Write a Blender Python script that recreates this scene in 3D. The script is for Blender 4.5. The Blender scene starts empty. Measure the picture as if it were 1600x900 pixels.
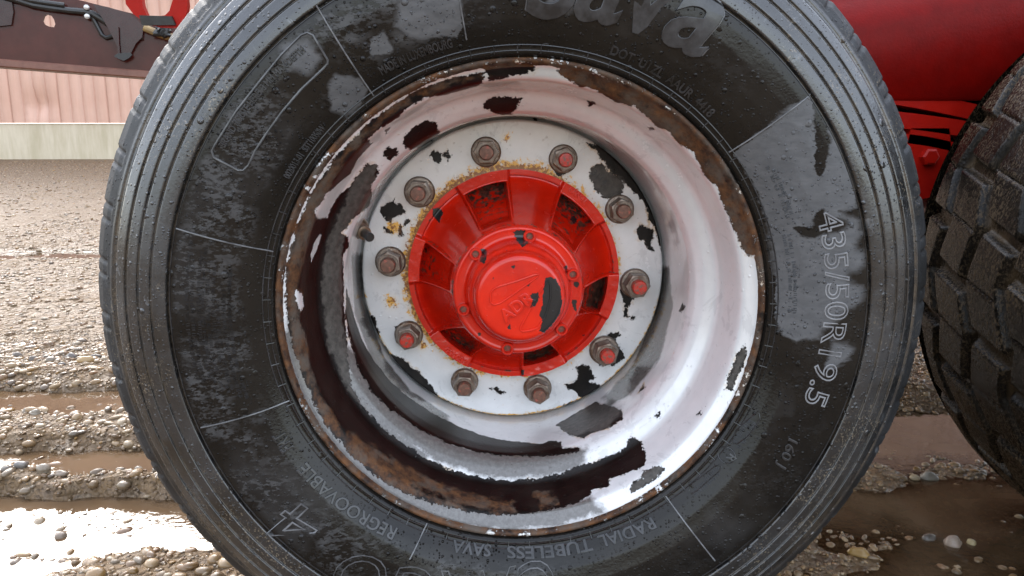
import bpy, math, random
import numpy as np
from mathutils import Matrix, Vector
random.seed(7); RNG = np.random.default_rng(7)
S = bpy.context.scene
COL = S.collection
PI = math.pi

# ------------------------------------------------------------------ camera
F = 1220.0                                   # focal length in photo pixels (1600 wide)
AX_Z = 0.45                                  # height of the wheel's axle; wheel plane y = 0
CAM = np.array([-0.048, -0.819, AX_Z + 0.1894])
YAW, PITCH = -0.0437, 0.1977
_cy, _sy, _cp, _sp = math.cos(YAW), math.sin(YAW), math.cos(PITCH), math.sin(PITCH)
_M = np.array([[1, 0, 0], [0, _cp, -_sp], [0, _sp, _cp]]) @ np.array([[_cy, 0, _sy], [0, 1, 0], [-_sy, 0, _cy]])
def _w(v): return np.array([v[0], v[2], -v[1]])
RIGHT, DOWN, FWD = _w(_M[0]), _w(_M[1]), _w(_M[2])
cam = bpy.data.objects.new('camera', bpy.data.cameras.new('camera')); COL.objects.link(cam)
cam.data.sensor_width = 36; cam.data.lens = F / 1600 * 36; cam.data.clip_end = 500; cam.data.clip_start = 0.01
mw = Matrix.Identity(4)
for i in range(3):
    mw[i][0] = RIGHT[i]; mw[i][1] = -DOWN[i]; mw[i][2] = -FWD[i]; mw[i][3] = CAM[i]
cam.matrix_world = mw
S.camera = cam

# ------------------------------------------------------------------ sky, sun, exposure
SUN_EL, SUN_AZ = math.radians(32), math.radians(-24)      # azimuth from +y towards +x
SUN_STRENGTH, SUN_ANGLE, SKY = 0.5, math.radians(28), 0.15
world = bpy.data.worlds.new('World'); S.world = world; world.use_nodes = True
wn, wl = world.node_tree.nodes, world.node_tree.links
bg = wn['Background']
sky = wn.new('ShaderNodeTexSky'); sky.sky_type = 'NISHITA'; sky.sun_disc = False
sky.sun_elevation = SUN_EL; sky.sun_rotation = SUN_AZ
sky.air_density = 1.0; sky.dust_density = 1.6; sky.ozone_density = 1.0
hs = wn.new('ShaderNodeHueSaturation'); hs.inputs['Saturation'].default_value = 0.42
wl.new(sky.outputs[0], hs.inputs['Color']); 
# an overcast dome: about three times as bright overhead as at the horizon
tc = wn.new('ShaderNodeTexCoord'); sx_ = wn.new('ShaderNodeSeparateXYZ'); wl.new(tc.outputs['Generated'], sx_.inputs[0])
mr = wn.new('ShaderNodeMapRange'); wl.new(sx_.outputs[2], mr.inputs['Value'])
for k_, v_ in (('From Min', 0.0), ('From Max', 1.0), ('To Min', 0.62), ('To Max', 2.25)): mr.inputs[k_].default_value = v_
vm = wn.new('ShaderNodeVectorMath'); vm.operation = 'SCALE'; wl.new(hs.outputs[0], vm.inputs[0]); wl.new(mr.outputs[0], vm.inputs['Scale'])
wl.new(vm.outputs[0], bg.inputs[0])
bg.inputs[1].default_value = SKY
sun = bpy.data.objects.new('sun', bpy.data.lights.new('sun', 'SUN')); COL.objects.link(sun)
sun.data.energy = SUN_STRENGTH; sun.data.angle = SUN_ANGLE; sun.data.color = (1, 0.96, 0.9)
sd = Vector((math.sin(SUN_AZ) * math.cos(SUN_EL), math.cos(SUN_AZ) * math.cos(SUN_EL), math.sin(SUN_EL)))
sun.rotation_euler = (-sd).to_track_quat('-Z', 'Y').to_euler()
sun.location = sd * 30
S.view_settings.view_transform = 'Standard'; S.view_settings.look = 'None'
S.view_settings.exposure = 2.1; S.view_settings.gamma = 1

# ------------------------------------------------------------------ surveying: photo pixel -> place
def ray(px, py):
    d = RIGHT * ((px - 800) / F) + DOWN * ((py - 450) / F) + FWD
    return d / d[1]                          # per metre of depth y
def at_y(px, py, y): return CAM + ray(px, py) * (y - CAM[1])
def at_z(px, py, z):
    d = ray(px, py); return CAM + d * ((z - CAM[2]) / d[2])
def hit(px, py, prof):
    """first meeting of a sight line with a surface of revolution about the axle; prof = (s, r, y) arrays"""
    d = ray(px, py); best = None
    o = CAM - np.array([0, 0, AX_Z])
    s, r, y = prof
    for i in range(len(r) - 1):
        dy = y[i + 1] - y[i]; dr = r[i + 1] - r[i]
        # param t = depth from camera; point o + d t ; y = o1 + t ; radius at y on segment
        if abs(dy) < 1e-9:
            t = y[i] - o[1]; x, z = o[0] + d[0] * t, o[2] + d[2] * t
            q = (math.hypot(x, z) - r[i]) / (dr if dr else 1e-9); ts = [t] if 0 <= q <= 1 else []
        else:
            k = dr / dy; c0 = r[i] + k * (o[1] - y[i])
            A = d[0] ** 2 + d[2] ** 2 - k * k; B = 2 * (o[0] * d[0] + o[2] * d[2] - k * c0); C_ = o[0] ** 2 + o[2] ** 2 - c0 * c0
            D = B * B - 4 * A * C_; ts = []
            if D >= 0 and abs(A) > 1e-12:
                for sg in (-1, 1):
                    t = (-B + sg * math.sqrt(D)) / (2 * A); q = (o[1] + t - y[i]) / dy
                    if t > 0 and 0 <= q <= 1 and c0 + k * t >= 0: ts.append(t)
        for t in ts:
            if best is None or t < best[0]:
                x, z = o[0] + d[0] * t, o[2] + d[2] * t
                q = (o[1] + t - y[i]) / dy if abs(dy) > 1e-9 else (math.hypot(x, z) - r[i]) / dr
                best = (t, math.atan2(z, x), s[i] + q * (s[i + 1] - s[i]), math.hypot(x, z))
    return best[1:] if best else None
def subdiv(poly, step=8, closed=True):
    out = []; n = len(poly)
    for i in range(n if closed else n - 1):
        a, b = poly[i], poly[(i + 1) % n]; k = max(1, int(math.hypot(b[0] - a[0], b[1] - a[1]) / step))
        out += [(a[0] + (b[0] - a[0]) * j / k, a[1] + (b[1] - a[1]) * j / k) for j in range(k)]
    if not closed: out.append(poly[-1])
    return out
def poly_sdf(P, poly):
    """signed distance (negative inside) of points P (n,2) to a polygon"""
    poly = np.asarray(poly); d2 = np.full(len(P), 1e9); ins = np.zeros(len(P), bool)
    for i in range(len(poly)):
        a, b = poly[i], poly[(i + 1) % len(poly)]; e = b - a; w = P - a
        h = np.clip((w @ e) / max(e @ e, 1e-12), 0, 1); q = w - h[:, None] * e
        d2 = np.minimum(d2, (q * q).sum(1))
        c = (a[1] > P[:, 1]) != (b[1] > P[:, 1])
        xx = a[0] + (P[:, 1] - a[1]) * (e[0] / (e[1] if e[1] else 1e-12)); ins ^= c & (P[:, 0] < xx)
    d = np.sqrt(d2); return np.where(ins, -d, d)
def sdf_ops(P, ops, far=0.03):
    """ops: ('add'|'cut', polygon in the plane of P)"""
    out = np.full(len(P), far)
    for op, poly in ops:
        poly = np.asarray(poly); lo, hi = poly.min(0) - far, poly.max(0) + far
        m = ((P >= lo) & (P <= hi)).all(1)
        if not m.any(): continue
        d = poly_sdf(P[m], poly)
        out[m] = np.minimum(out[m], d) if op == 'add' else np.maximum(out[m], -d)
    return np.clip(out, -far, far)
def rev_sdf(theta, s, prof, ops, R0=0.24):
    """wear outlines traced on a surface of revolution, measured along (angle * R0, profile length)"""
    out = np.full(theta.shape, 0.03)
    for op, px in ops:
        hs_ = [hit(x, y, prof) for x, y in subdiv(px)]; hs_ = [h for h in hs_ if h]
        if len(hs_) < 3: continue
        th = np.unwrap([h[0] for h in hs_]); ss = np.array([h[1] for h in hs_]); mid = (th.min() + th.max()) / 2
        t2 = (theta - mid + PI) % (2 * PI) - PI + mid
        d = sdf_ops(np.stack([t2 * R0, s], 1), [('add', np.stack([th * R0, ss], 1))])
        out = np.minimum(out, d) if op == 'add' else np.maximum(out, -d)
    return out

# ------------------------------------------------------------------ numpy noise
_tab = RNG.random((256, 256))
def vnoise(x, y):
    xi, yi = np.floor(x).astype(int), np.floor(y).astype(int); fx, fy = x - xi, y - yi
    fx, fy = fx * fx * (3 - 2 * fx), fy * fy * (3 - 2 * fy)
    g = lambda a, b: _tab[a % 256, b % 256]
    return (g(xi, yi) * (1 - fx) + g(xi + 1, yi) * fx) * (1 - fy) + (g(xi, yi + 1) * (1 - fx) + g(xi + 1, yi + 1) * fx) * fy
def fbm(x, y, o=4):
    r, a = 0, 0.5
    for i in range(o): r = r + a * vnoise(x * 2 ** i + 17 * i, y * 2 ** i + 31 * i); a *= 0.5
    return r
def sstep(a, b, x):
    t = np.clip((x - a) / (b - a), 0, 1); return t * t * (3 - 2 * t)

# ------------------------------------------------------------------ mesh + object helpers
def mesh(name, verts, faces, smooth=True, attrs=None, mats=None, mat_idx=None):
    me = bpy.data.meshes.new(name)
    v = np.asarray(verts, np.float32)
    if isinstance(faces, np.ndarray):
        n, k = faces.shape
        me.vertices.add(len(v)); me.vertices.foreach_set('co', v.ravel())
        me.loops.add(n * k); me.loops.foreach_set('vertex_index', faces.astype(np.int32).ravel())
        me.polygons.add(n); me.polygons.foreach_set('loop_start', np.arange(0, n * k, k, dtype=np.int32))
        me.update(calc_edges=True)
    else:
        me.from_pydata([tuple(map(float, p)) for p in v], [], [tuple(map(int, f)) for f in faces]); me.update()
    if smooth: me.polygons.foreach_set('use_smooth', np.ones(len(me.polygons), bool))
    for k, a in (attrs or {}).items():
        a = np.asarray(a, np.float32)
        at = me.attributes.new(k, 'FLOAT' if a.ndim == 1 else 'FLOAT_COLOR', 'POINT')
        at.data.foreach_set('value' if a.ndim == 1 else 'color', a.ravel())
    for m in (mats or []): me.materials.append(m)
    if mat_idx is not None: me.polygons.foreach_set('material_index', np.asarray(mat_idx, np.int32))
    return me
def link(name, me, parent=None, loc=None, label=None, kind=None):
    o = bpy.data.objects.new(name, me); COL.objects.link(o)
    if parent is not None: o.parent = parent
    if loc is not None: o.location = tuple(map(float, loc))
    if label: o['label'] = label
    if kind: o['kind'] = kind
    return o
def tag(o, label, cat, group=None):
    o['label'] = label; o['category'] = cat
    if group: o['group'] = group
    return o
def sharp(me, deg=35):
    try: me.set_sharp_from_angle(angle=math.radians(deg))
    except Exception: pass
    return me
def grid_faces(nu, nv, wrap_u=True):
    i = np.arange(nu if wrap_u else nu - 1)[:, None]; j = np.arange(nv - 1)[None, :]; i2 = (i + 1) % nu
    a, b, c, d = i * nv + j, i2 * nv + j, i2 * nv + j + 1, i * nv + j + 1
    return np.stack(np.broadcast_arrays(a, b, c, d), -1).reshape(-1, 4)
def revolve(prof_r, prof_y, n, flip=False):
    th = np.arange(n) / n * 2 * PI; r = np.asarray(prof_r)[None, :]; y = np.asarray(prof_y)[None, :]
    V = np.stack([np.cos(th)[:, None] * r, np.broadcast_to(y, (n, r.shape[1])), np.sin(th)[:, None] * r], -1).reshape(-1, 3)
    f = grid_faces(n, r.shape[1]); T = np.repeat(th, r.shape[1]); return V, (f[:, ::-1] if flip else f), T
class MB:
    """collects simple solids into one mesh"""
    def __init__(s): s.v = []; s.f = []; s.m = []
    def add(s, v, f, mi=0):
        o = len(s.v); s.v += [tuple(map(float, p)) for p in v]; s.f += [tuple(i + o for i in q) for q in f]; s.m += [mi] * len(f); return s
    def box(s, c, h, rot=None, mi=0, bev=0.0):
        b = bev if bev else min(h) * 0.08
        vs = []; 
        for ax in range(3):
            for sx in (-1, 1):
                for sy in (-1, 1):
                    for sz in (-1, 1):
                        p = [sx * (h[0] - b), sy * (h[1] - b), sz * (h[2] - b)]
                        p[ax] = (sx, sy, sz)[ax] * h[ax]; vs.append(p)
        idx = lambda ax, x, y, z: ax * 8 + x * 4 + y * 2 + z
        fs = []
        for ax in range(3):
            for sgn in (0, 1):
                def P(a, bb):
                    q = [0, 0, 0]; q[ax] = sgn; q[(ax + 1) % 3] = a; q[(ax + 2) % 3] = bb; return idx(ax, *q)
                q = [P(0, 0), P(1, 0), P(1, 1), P(0, 1)]; fs.append(q if sgn else q[::-1])
        for ax in range(3):
            a1, a2 = (ax + 1) % 3, (ax + 2) % 3
            for u in (0, 1):
                for w in (0, 1):
                    def Q(face, t):
                        q = [0, 0, 0]; q[ax] = t; q[a1] = u; q[a2] = w; return idx(face, *q)
                    q = [Q(a1, 0), Q(a1, 1), Q(a2, 1), Q(a2, 0)]; fs.append(q if u == w else q[::-1])
        for x in (0, 1):
            for y in (0, 1):
                for z in (0, 1):
                    q = [idx(0, x, y, z), idx(1, x, y, z), idx(2, x, y, z)]; fs.append(q if (x + y + z) % 2 else q[::-1])
        vs = np.array(vs)
        if rot is not None: vs = vs @ np.array(rot).T
        return s.add(vs + np.array(c), fs, mi)
    def lathe(s, c, axis, prof, n=24, mi=0, hexfrom=None):
        """prof = [(radius, distance along axis)]"""
        a = np.array(axis, float); a /= np.linalg.norm(a); u = np.cross(a, [0, 0, 1.0]);
        if np.linalg.norm(u) < 1e-3: u = np.cross(a, [0, 1.0, 0])
        u /= np.linalg.norm(u); w = np.cross(a, u); V = []; Fc = []
        for (r, h) in prof:
            for k in range(n):
                t = 2 * PI * k / n; V.append(np.array(c) + a * h + (u * math.cos(t) + w * math.sin(t)) * r)
        for j in range(len(prof) - 1):
            for k in range(n):
                k2 = (k + 1) % n; Fc.append((j * n + k, j * n + k2, (j + 1) * n + k2, (j + 1) * n + k))
        Fc.append(tuple((len(prof) - 1) * n + k for k in range(n))); Fc.append(tuple(reversed(range(n))))
        return s.add(V, Fc, mi)
    def tube(s, pts, r, n=8, mi=0, closed=False):
        P = np.array(pts, float); m = len(P); V = []; Fc = []; rr = np.broadcast_to(np.asarray(r, float), (m,))
        up = np.array([0, -1.0, 0.13])
        for i in range(m):
            t = (P[(i + 1) % m] - P[i - 1]) if (closed or 0 < i < m - 1) else (P[min(i + 1, m - 1)] - P[max(i - 1, 0)])
            t = t / (np.linalg.norm(t) + 1e-12); u = np.cross(t, up); u /= np.linalg.norm(u) + 1e-12; w = np.cross(u, t)
            for k in range(n):
                a = 2 * PI * k / n; V.append(P[i] + (u * math.cos(a) + w * math.sin(a)) * rr[i])
        for i in range(m if closed else m - 1):
            i2 = (i + 1) % m
            for k in range(n):
                k2 = (k + 1) % n; Fc.append((i * n + k, i * n + k2, i2 * n + k2, i2 * n + k))
        if not closed: Fc.append(tuple(reversed(range(n)))); Fc.append(tuple((m - 1) * n + k for k in range(n)))
        return s.add(V, Fc, mi)
    def plate(s, outline, thick, holes=(), frame=None, mi=0):
        """flat plate with holes: outline in 2-D; frame = (origin, u, v), thickness along u x v"""
        from mathutils.geometry import tessellate_polygon
        o, u, v = [np.array(q, float) for q in frame]; n = np.cross(u, v); n /= np.linalg.norm(n)
        loops = [list(outline)] + [list(h) for h in holes]; flat = [p for l in loops for p in l]
        tris = tessellate_polygon([[Vector((p[0], p[1], 0)) for p in l] for l in loops])
        N = len(flat); V = [o + u * p[0] + v * p[1] + n * thick / 2 for p in flat] + [o + u * p[0] + v * p[1] - n * thick / 2 for p in flat]
        Fc = []
        for t in tris:
            a, b, c = [np.array(flat[i]) for i in t]; ccw = (b[0] - a[0]) * (c[1] - a[1]) - (b[1] - a[1]) * (c[0] - a[0]) > 0
            t = tuple(t) if ccw else tuple(reversed(t)); Fc.append(t); Fc.append(tuple(N + i for i in reversed(t)))
        base = 0
        for l in loops:
            for i in range(len(l)):
                j = (i + 1) % len(l); Fc.append((base + i, N + base + i, N + base + j, base + j))
            base += len(l)
        return s.add(V, Fc, mi)
    def build(s, name, mats, parent=None, smooth=True, deg=35, label=None):
        mats = mats if isinstance(mats, (list, tuple)) else [mats]
        me = mesh(name, s.v, s.f, smooth, mats=mats, mat_idx=s.m)
        import bmesh
        bm = bmesh.new(); bm.from_mesh(me); bmesh.ops.recalc_face_normals(bm, faces=bm.faces); bm.to_mesh(me); bm.free()
        if smooth: sharp(me, deg)
        return link(name, me, parent, label=label)

# ------------------------------------------------------------------ material helpers
class NT:
    def __init__(s, name):
        s.m = bpy.data.materials.new(name); s.m.use_nodes = True; s.t = s.m.node_tree; s.b = s.t.nodes['Principled BSDF']
    def n(s, typ, **kw):
        x = s.t.nodes.new('ShaderNode' + typ)
        for k, v in kw.items():
            if k in x.inputs: s.set(x.inputs[k], v)
            else: setattr(x, k, v)
        return x
    def set(s, sock, v):
        if isinstance(v, bpy.types.NodeSocket): s.t.links.new(v, sock)
        elif isinstance(v, tuple) and len(v) == 3 and sock.type == 'RGBA': sock.default_value = (*v, 1)
        else: sock.default_value = v
    def attr(s, name, out='Fac'): return s.n('Attribute', attribute_name=name).outputs[out]
    def obj(s): return s.n('TexCoord').outputs['Object']
    def noise(s, scale, detail=4, rough=0.55, vec=None, dist=0):
        x = s.n('TexNoise', Scale=scale, Detail=detail, Roughness=rough, Distortion=dist)
        s.set(x.inputs['Vector'], vec if vec is not None else s.obj()); return x.outputs['Fac']
    def vor(s, scale, vec=None, feature='F1', out='Distance', rand=1.0):
        x = s.n('TexVoronoi', Scale=scale, feature=feature, Randomness=rand); s.set(x.inputs['Vector'], vec if vec is not None else s.obj()); return x.outputs[out]
    def scale(s, v, vec=None):
        x = s.n('Mapping'); s.set(x.inputs['Vector'], vec if vec is not None else s.obj()); x.inputs['Scale'].default_value = v; return x.outputs[0]
    def math(s, op, a, b=0.0, c=0.0):
        x = s.n('Math', operation=op); s.set(x.inputs[0], a); s.set(x.inputs[1], b); s.set(x.inputs[2], c); return x.outputs[0]
    def ramp(s, v, a, b, lo=0.0, hi=1.0):
        x = s.n('MapRange', clamp=True); s.set(x.inputs['Value'], v)
        for k, q in (('From Min', a), ('From Max', b), ('To Min', lo), ('To Max', hi)): s.set(x.inputs[k], q)
        return x.outputs[0]
    def mix(s, f, a, b):
        x = s.n('Mix', data_type='RGBA'); s.set(x.inputs[0], f); s.set(x.inputs[6], a); s.set(x.inputs[7], b); return x.outputs[2]
    def mixf(s, f, a, b):
        x = s.n('Mix', data_type='FLOAT'); s.set(x.inputs[0], f); s.set(x.inputs[2], a); s.set(x.inputs[3], b); return x.outputs[0]
    def bump(s, h, strength=1.0, dist=0.001, normal=None):
        x = s.n('Bump', Strength=strength, Distance=dist); s.set(x.inputs['Height'], h)
        if normal is not None: s.set(x.inputs['Normal'], normal)
        return x.outputs[0]
    def out(s, **kw):
        for k, v in kw.items(): s.set(s.b.inputs[k.replace('_', ' ')], v)
        return s.m
    def drops(s, scale=180, density=0.5, vec=None):
        """height of rain beads: domes in a scatter of cells"""
        v = s.n('TexVoronoi', Scale=scale); s.set(v.inputs['Vector'], vec if vec is not None else s.obj())
        r = s.n('SeparateColor'); s.set(r.inputs[0], v.outputs['Color'])
        rad = s.ramp(r.outputs[0], 1 - density, 1.0, 0.0, 0.42)
        d = s.math('DIVIDE', v.outputs['Distance'], s.math('MAXIMUM', rad, 0.001))
        return s.math('MULTIPLY', s.math('SQRT', s.math('MAXIMUM', s.math('SUBTRACT', 1.0, s.math('MULTIPLY', d, d)), 0.0)), rad)

def rubber_mat():
    m = NT('wet_rubber'); film = m.attr('film')
    n0 = m.noise(230, 5, 0.65, m.scale((0.6, 1, 1.15))); n1 = m.noise(95, 5, 0.65, m.scale((0.5, 1, 1.2), m.obj()), 0.4)
    n2 = m.noise(20, 4, 0.6, m.scale((0.8, 1, 1.1))); n3 = m.noise(9, 3)
    f = m.math('ADD', film, m.math('ADD', m.ramp(n1, 0.3, 0.7, -0.003, 0.003), m.ramp(n2, 0.3, 0.7, -0.0038, 0.0038)))
    wd = m.ramp(n3, 0.4, 0.62, 0.0004, 0.0045)
    sheet = m.ramp(m.math('DIVIDE', f, wd), -1.0, 1.0, 1.0, 0.0)
    # broken film: droplet reflections painted as grey specks between the dry-looking sheets
    spk = m.math('ADD', m.math('MULTIPLY', n0, 0.55), m.math('MULTIPLY', n1, 0.45))
    mott = m.math('MULTIPLY', m.ramp(n2, 0.40, 0.58), m.ramp(spk, 0.485, 0.535))
    soft = m.ramp(m.noise(7, 4, 0.6), 0.52, 0.75, 0, 0.3)
    w = m.math('MAXIMUM', sheet, m.math('MAXIMUM', m.math('MULTIPLY', m.math('MULTIPLY', mott, m.attr('mottle')), 0.5), m.math('MULTIPLY', soft, m.attr('side'))))
    dust = m.noise(9, 5, 0.6)
    base = m.mix(m.ramp(dust, 0.35, 0.7), (0.0045, 0.004, 0.0036), (0.014, 0.0118, 0.0096))
    base = m.mix(w, base, m.mix(m.ramp(n1, 0.35, 0.65), (0.072, 0.073, 0.076), (0.104, 0.104, 0.107)))
    ribby = m.attr('rib'); wr = m.ramp(m.noise(16, 5, 0.65), 0.36, 0.62)
    base = m.mix(ribby, base, m.mix(wr, (0.007, 0.007, 0.007), (0.024, 0.0255, 0.028)))
    scuff = m.math('MULTIPLY', m.ramp(m.noise(55, 5, 0.75, dist=0.8), 0.60, 0.68), m.math('MULTIPLY', ribby, m.ramp(n3, 0.45, 0.6)))
    base = m.mix(m.math('MULTIPLY', scuff, 0.7), base, (0.13, 0.14, 0.15))
    dirt = m.math('MULTIPLY', m.ramp(m.noise(380, 3, 0.7), 0.57, 0.63), m.ramp(m.noise(11, 5, 0.7), 0.52, 0.62)); dirt = m.math('MULTIPLY', dirt, m.math('MULTIPLY', ribby, 0.85))
    base = m.mix(dirt, base, (0.18, 0.145, 0.10))
    gv = m.math('MULTIPLY', m.attr('groove'), m.ramp(m.noise(35, 5, 0.7), 0.42, 0.6)); base = m.mix(m.math('MULTIPLY', gv, 0.75), base, (0.085, 0.064, 0.042))
    rough = m.mixf(w, m.ramp(dust, 0.3, 0.7, 0.07, 0.16), 0.38)
    rough = m.mixf(m.math('MULTIPLY', ribby, 0.8), rough, m.mixf(wr, 0.16, 0.32))
    rough = m.mixf(m.attr('shoulder'), rough, 0.55)
    dr = m.math('ADD', m.math('ADD', m.drops(330, 0.55), m.drops(200, 0.4)), m.math('MULTIPLY', m.drops(95, 0.14), 1.6))
    dr = m.math('MULTIPLY', dr, m.ramp(m.noise(6, 3), 0.38, 0.6, 0.15, 1.0))
    nb = m.bump(m.noise(320, 3, 0.6), 0.25, 0.0006)
    nb = m.bump(w, 0.3, 0.0004, nb)
    nb = m.bump(dr, 1.0, 0.006, nb)
    return m.out(Base_Color=base, Roughness=rough, Normal=nb, Specular_IOR_Level=m.math('MULTIPLY', m.mixf(ribby, 0.28, 0.9), m.ramp(m.attr('shoulder'), 0, 1, 1.0, 0.22)))

def letter_mat(name='moulded_rubber', a=(0.009, 0.009, 0.009), b=(0.030, 0.030, 0.032)):
    m = NT(name); n = m.noise(60, 4)
    base = m.mix(m.ramp(n, 0.35, 0.65), a, b)
    return m.out(Base_Color=base, Roughness=0.16, Normal=m.bump(m.noise(400, 2), 0.1, 0.0005))

def paint_white(name, disc=False):
    m = NT(name); bare = m.attr('bare'); rust = m.attr('rust'); dull = m.attr('dull')
    e = m.math('ADD', m.ramp(m.noise(300, 5, 0.7), 0.3, 0.7, -0.0026, 0.0026), m.ramp(m.noise(85, 4), 0.3, 0.7, -0.0022, 0.0022))
    # scattered tiny nicks over the whole paint
    nick = m.math('MULTIPLY', m.ramp(m.noise(330, 2, 0.5), 0.755, 0.77), m.ramp(m.noise(17, 3), 0.44, 0.56))
    b = m.math('MAXIMUM', m.ramp(m.math('ADD', bare, e), -0.00025, 0.00025, 1.0, 0.0), nick)
    rr = m.ramp(m.math('ADD', rust, m.ramp(m.noise(38, 5, 0.7), 0.28, 0.72, -0.012, 0.012)), -0.004, 0.004, 1.0, 0.0)
    dd = m.ramp(m.math('ADD', dull, m.ramp(m.noise(60, 5, 0.7), 0.3, 0.7, -0.006, 0.006)), -0.002, 0.002, 1.0, 0.0)
    g = m.noise(30, 5, 0.65); g2 = m.noise(7, 3)
    white = m.mix(m.ramp(g, 0.35, 0.75), (0.72, 0.725, 0.72), (0.63, 0.635, 0.635))
    # old overspray islands: slightly greyer patches
    white = m.mix(m.ramp(m.noise(24, 5, 0.75, dist=0.6), 0.57, 0.60, 0.0, 0.4), white, (0.48, 0.48, 0.485))
    black = m.mix(m.ramp(g, 0.4, 0.65), (0.004, 0.0034, 0.003), (0.012, 0.0095, 0.008))
    rustc = m.mix(m.ramp(m.noise(90, 6, 0.7), 0.35, 0.65), (0.022, 0.012, 0.009), (0.125, 0.055, 0.022))
    rustc = m.mix(m.ramp(m.noise(25, 5, 0.7), 0.45, 0.62), rustc, (0.085, 0.066, 0.052))
    dullc = m.mix(m.ramp(m.noise(150, 4), 0.35, 0.65), (0.046, 0.041, 0.036), (0.085, 0.076, 0.067))
    under = m.mix(rr, m.mix(dd, black, dullc), rustc)
    stain = m.attr('stain')
    st = m.ramp(m.math('ADD', stain, m.ramp(m.noise(120, 6, 0.75), 0.3, 0.7, -0.55, 0.55)), 0.45, 0.62)
    st2 = m.ramp(m.math('ADD', stain, m.ramp(m.noise(260, 4, 0.75), 0.3, 0.7, -0.55, 0.55)), 0.68, 0.76)
    col = m.mix(m.math('MULTIPLY', m.ramp(stain, 0.1, 0.8), 0.35), white, (0.70, 0.56, 0.30))
    col = m.mix(st, col, (0.72, 0.40, 0.08)); col = m.mix(st2, col, (0.26, 0.105, 0.03))
    # rust bleeding at the rims of the chips
    halo = m.math('MULTIPLY', m.ramp(m.math('ADD', bare, m.ramp(m.noise(150, 4, 0.7), 0.3, 0.7, -0.004, 0.004)), -0.001, 0.003, 1.0, 0.0), m.ramp(m.noise(13, 3), 0.5, 0.64))
    col = m.mix(m.math('MULTIPLY', halo, 0.75), col, (0.52, 0.34, 0.14))
    dt = m.ramp(m.math('ADD', m.attr('dirt'), m.ramp(m.noise(60, 6, 0.75), 0.3, 0.7, -0.005, 0.005)), -0.001, 0.007, 0.93, 0.0); col = m.mix(dt, col, m.mix(m.ramp(m.noise(210, 5, 0.7), 0.4, 0.62), (0.075, 0.068, 0.060), (0.115, 0.108, 0.099)))
    # grey primer showing as a thin rim round each chip, and runs of grime below the bolts
    prim = m.math('MULTIPLY', m.ramp(m.math('ADD', bare, e), 0.0002, 0.0009, 1.0, 0.0), m.ramp(m.noise(45, 3), 0.42, 0.56)); col = m.mix(m.math('MULTIPLY', prim, 0.6), col, (0.30, 0.28, 0.26))
    grime = m.math('MULTIPLY', m.ramp(m.noise(48, 6, 0.75, m.scale((1.6, 1, 0.5))), 0.62, 0.8), 0.3); col = m.mix(grime, col, (0.36, 0.31, 0.24))
    under = m.mix(m.ramp(m.noise(210, 5, 0.75), 0.64, 0.74, 0, 0.6), under, (0.13, 0.065, 0.03))
    col = m.mix(b, col, under)
    rough = m.mixf(b, m.ramp(g, 0.3, 0.7, 0.14, 0.28), m.mixf(rr, 0.3, 0.62))
    nb = m.bump(m.noise(500, 3, 0.6), m.mixf(b, 0.05, 0.35), 0.0007)
    nb = m.bump(b, 1.0, -0.0014, nb); nb = m.bump(m.drops(230, 0.16), 0.5, 0.003, nb)
    return m.out(Base_Color=col, Roughness=rough, Normal=nb, Specular_IOR_Level=m.mixf(b, 0.5, 0.22), Metallic=m.mixf(b, 0.12, 0.0), Coat_Weight=m.mixf(b, 0.35, 0.0), Coat_Roughness=0.08)

def red_mat(name='red_paint', base=(0.64, 0.016, 0.003), dark=(0.48, 0.008, 0.002), wear=True, rough=(0.16, 0.30), bump=0.05, coat=0.45, spec=0.3):
    m = NT(name); g = m.noise(26, 5, 0.65)
    col = m.mix(m.ramp(g, 0.35, 0.7), base, dark)
    rg = m.ramp(m.noise(45, 4), 0.3, 0.7, rough[0], rough[1]); nb = m.bump(m.noise(260, 3, 0.6), bump, 0.0012)
    if wear:
        b = m.ramp(m.math('ADD', m.attr('bare'), m.ramp(m.noise(300, 4, 0.6), 0.3, 0.7, -0.0012, 0.0012)), -0.0002, 0.0002, 1.0, 0.0)
        gr = m.ramp(m.math('ADD', m.attr('grime'), m.ramp(m.noise(130, 5, 0.7), 0.3, 0.7, -0.45, 0.45)), 0.42, 0.62)
        nick = m.math('MULTIPLY', m.ramp(m.noise(240, 2), 0.74, 0.755), m.ramp(m.noise(14, 3), 0.5, 0.6))
        b = m.math('MAXIMUM', b, nick)
        col = m.mix(m.ramp(m.noise(170, 4, 0.7), 0.62, 0.8, 0, 0.35), col, (0.55, 0.06, 0.03))
        col = m.mix(gr, col, m.mix(m.ramp(m.noise(200, 4), 0.4, 0.65), (0.018, 0.012, 0.010), (0.13, 0.06, 0.04)))
        col = m.mix(b, col, (0.016, 0.016, 0.017))
        rg = m.mixf(b, m.mixf(gr, rg, 0.35), 0.22); nb = m.bump(b, 0.8, -0.0005, nb); nb = m.bump(m.drops(260, 0.12), 0.5, 0.003, nb)
    return m.out(Base_Color=col, Roughness=rg, Normal=nb, Coat_Weight=coat, Coat_Roughness=0.035, Specular_IOR_Level=spec)

def simple(name, c1, c2, scale=40, rough=(0.4, 0.6), metal=0.0, bump=0.2, bs=200, bd=0.001, extra=None):
    m = NT(name); g = m.noise(scale, 5, 0.65)
    col = m.mix(m.ramp(g, 0.35, 0.65), c1, c2)
    if extra: col = m.mix(m.ramp(m.noise(extra[0], 5, 0.7), extra[1], extra[2]), col, extra[3])
    return m.out(Base_Color=col, Roughness=m.ramp(g, 0.3, 0.7, rough[0], rough[1]), Metallic=metal, Normal=m.bump(m.noise(bs, 4, 0.6), bump, bd))

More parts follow.
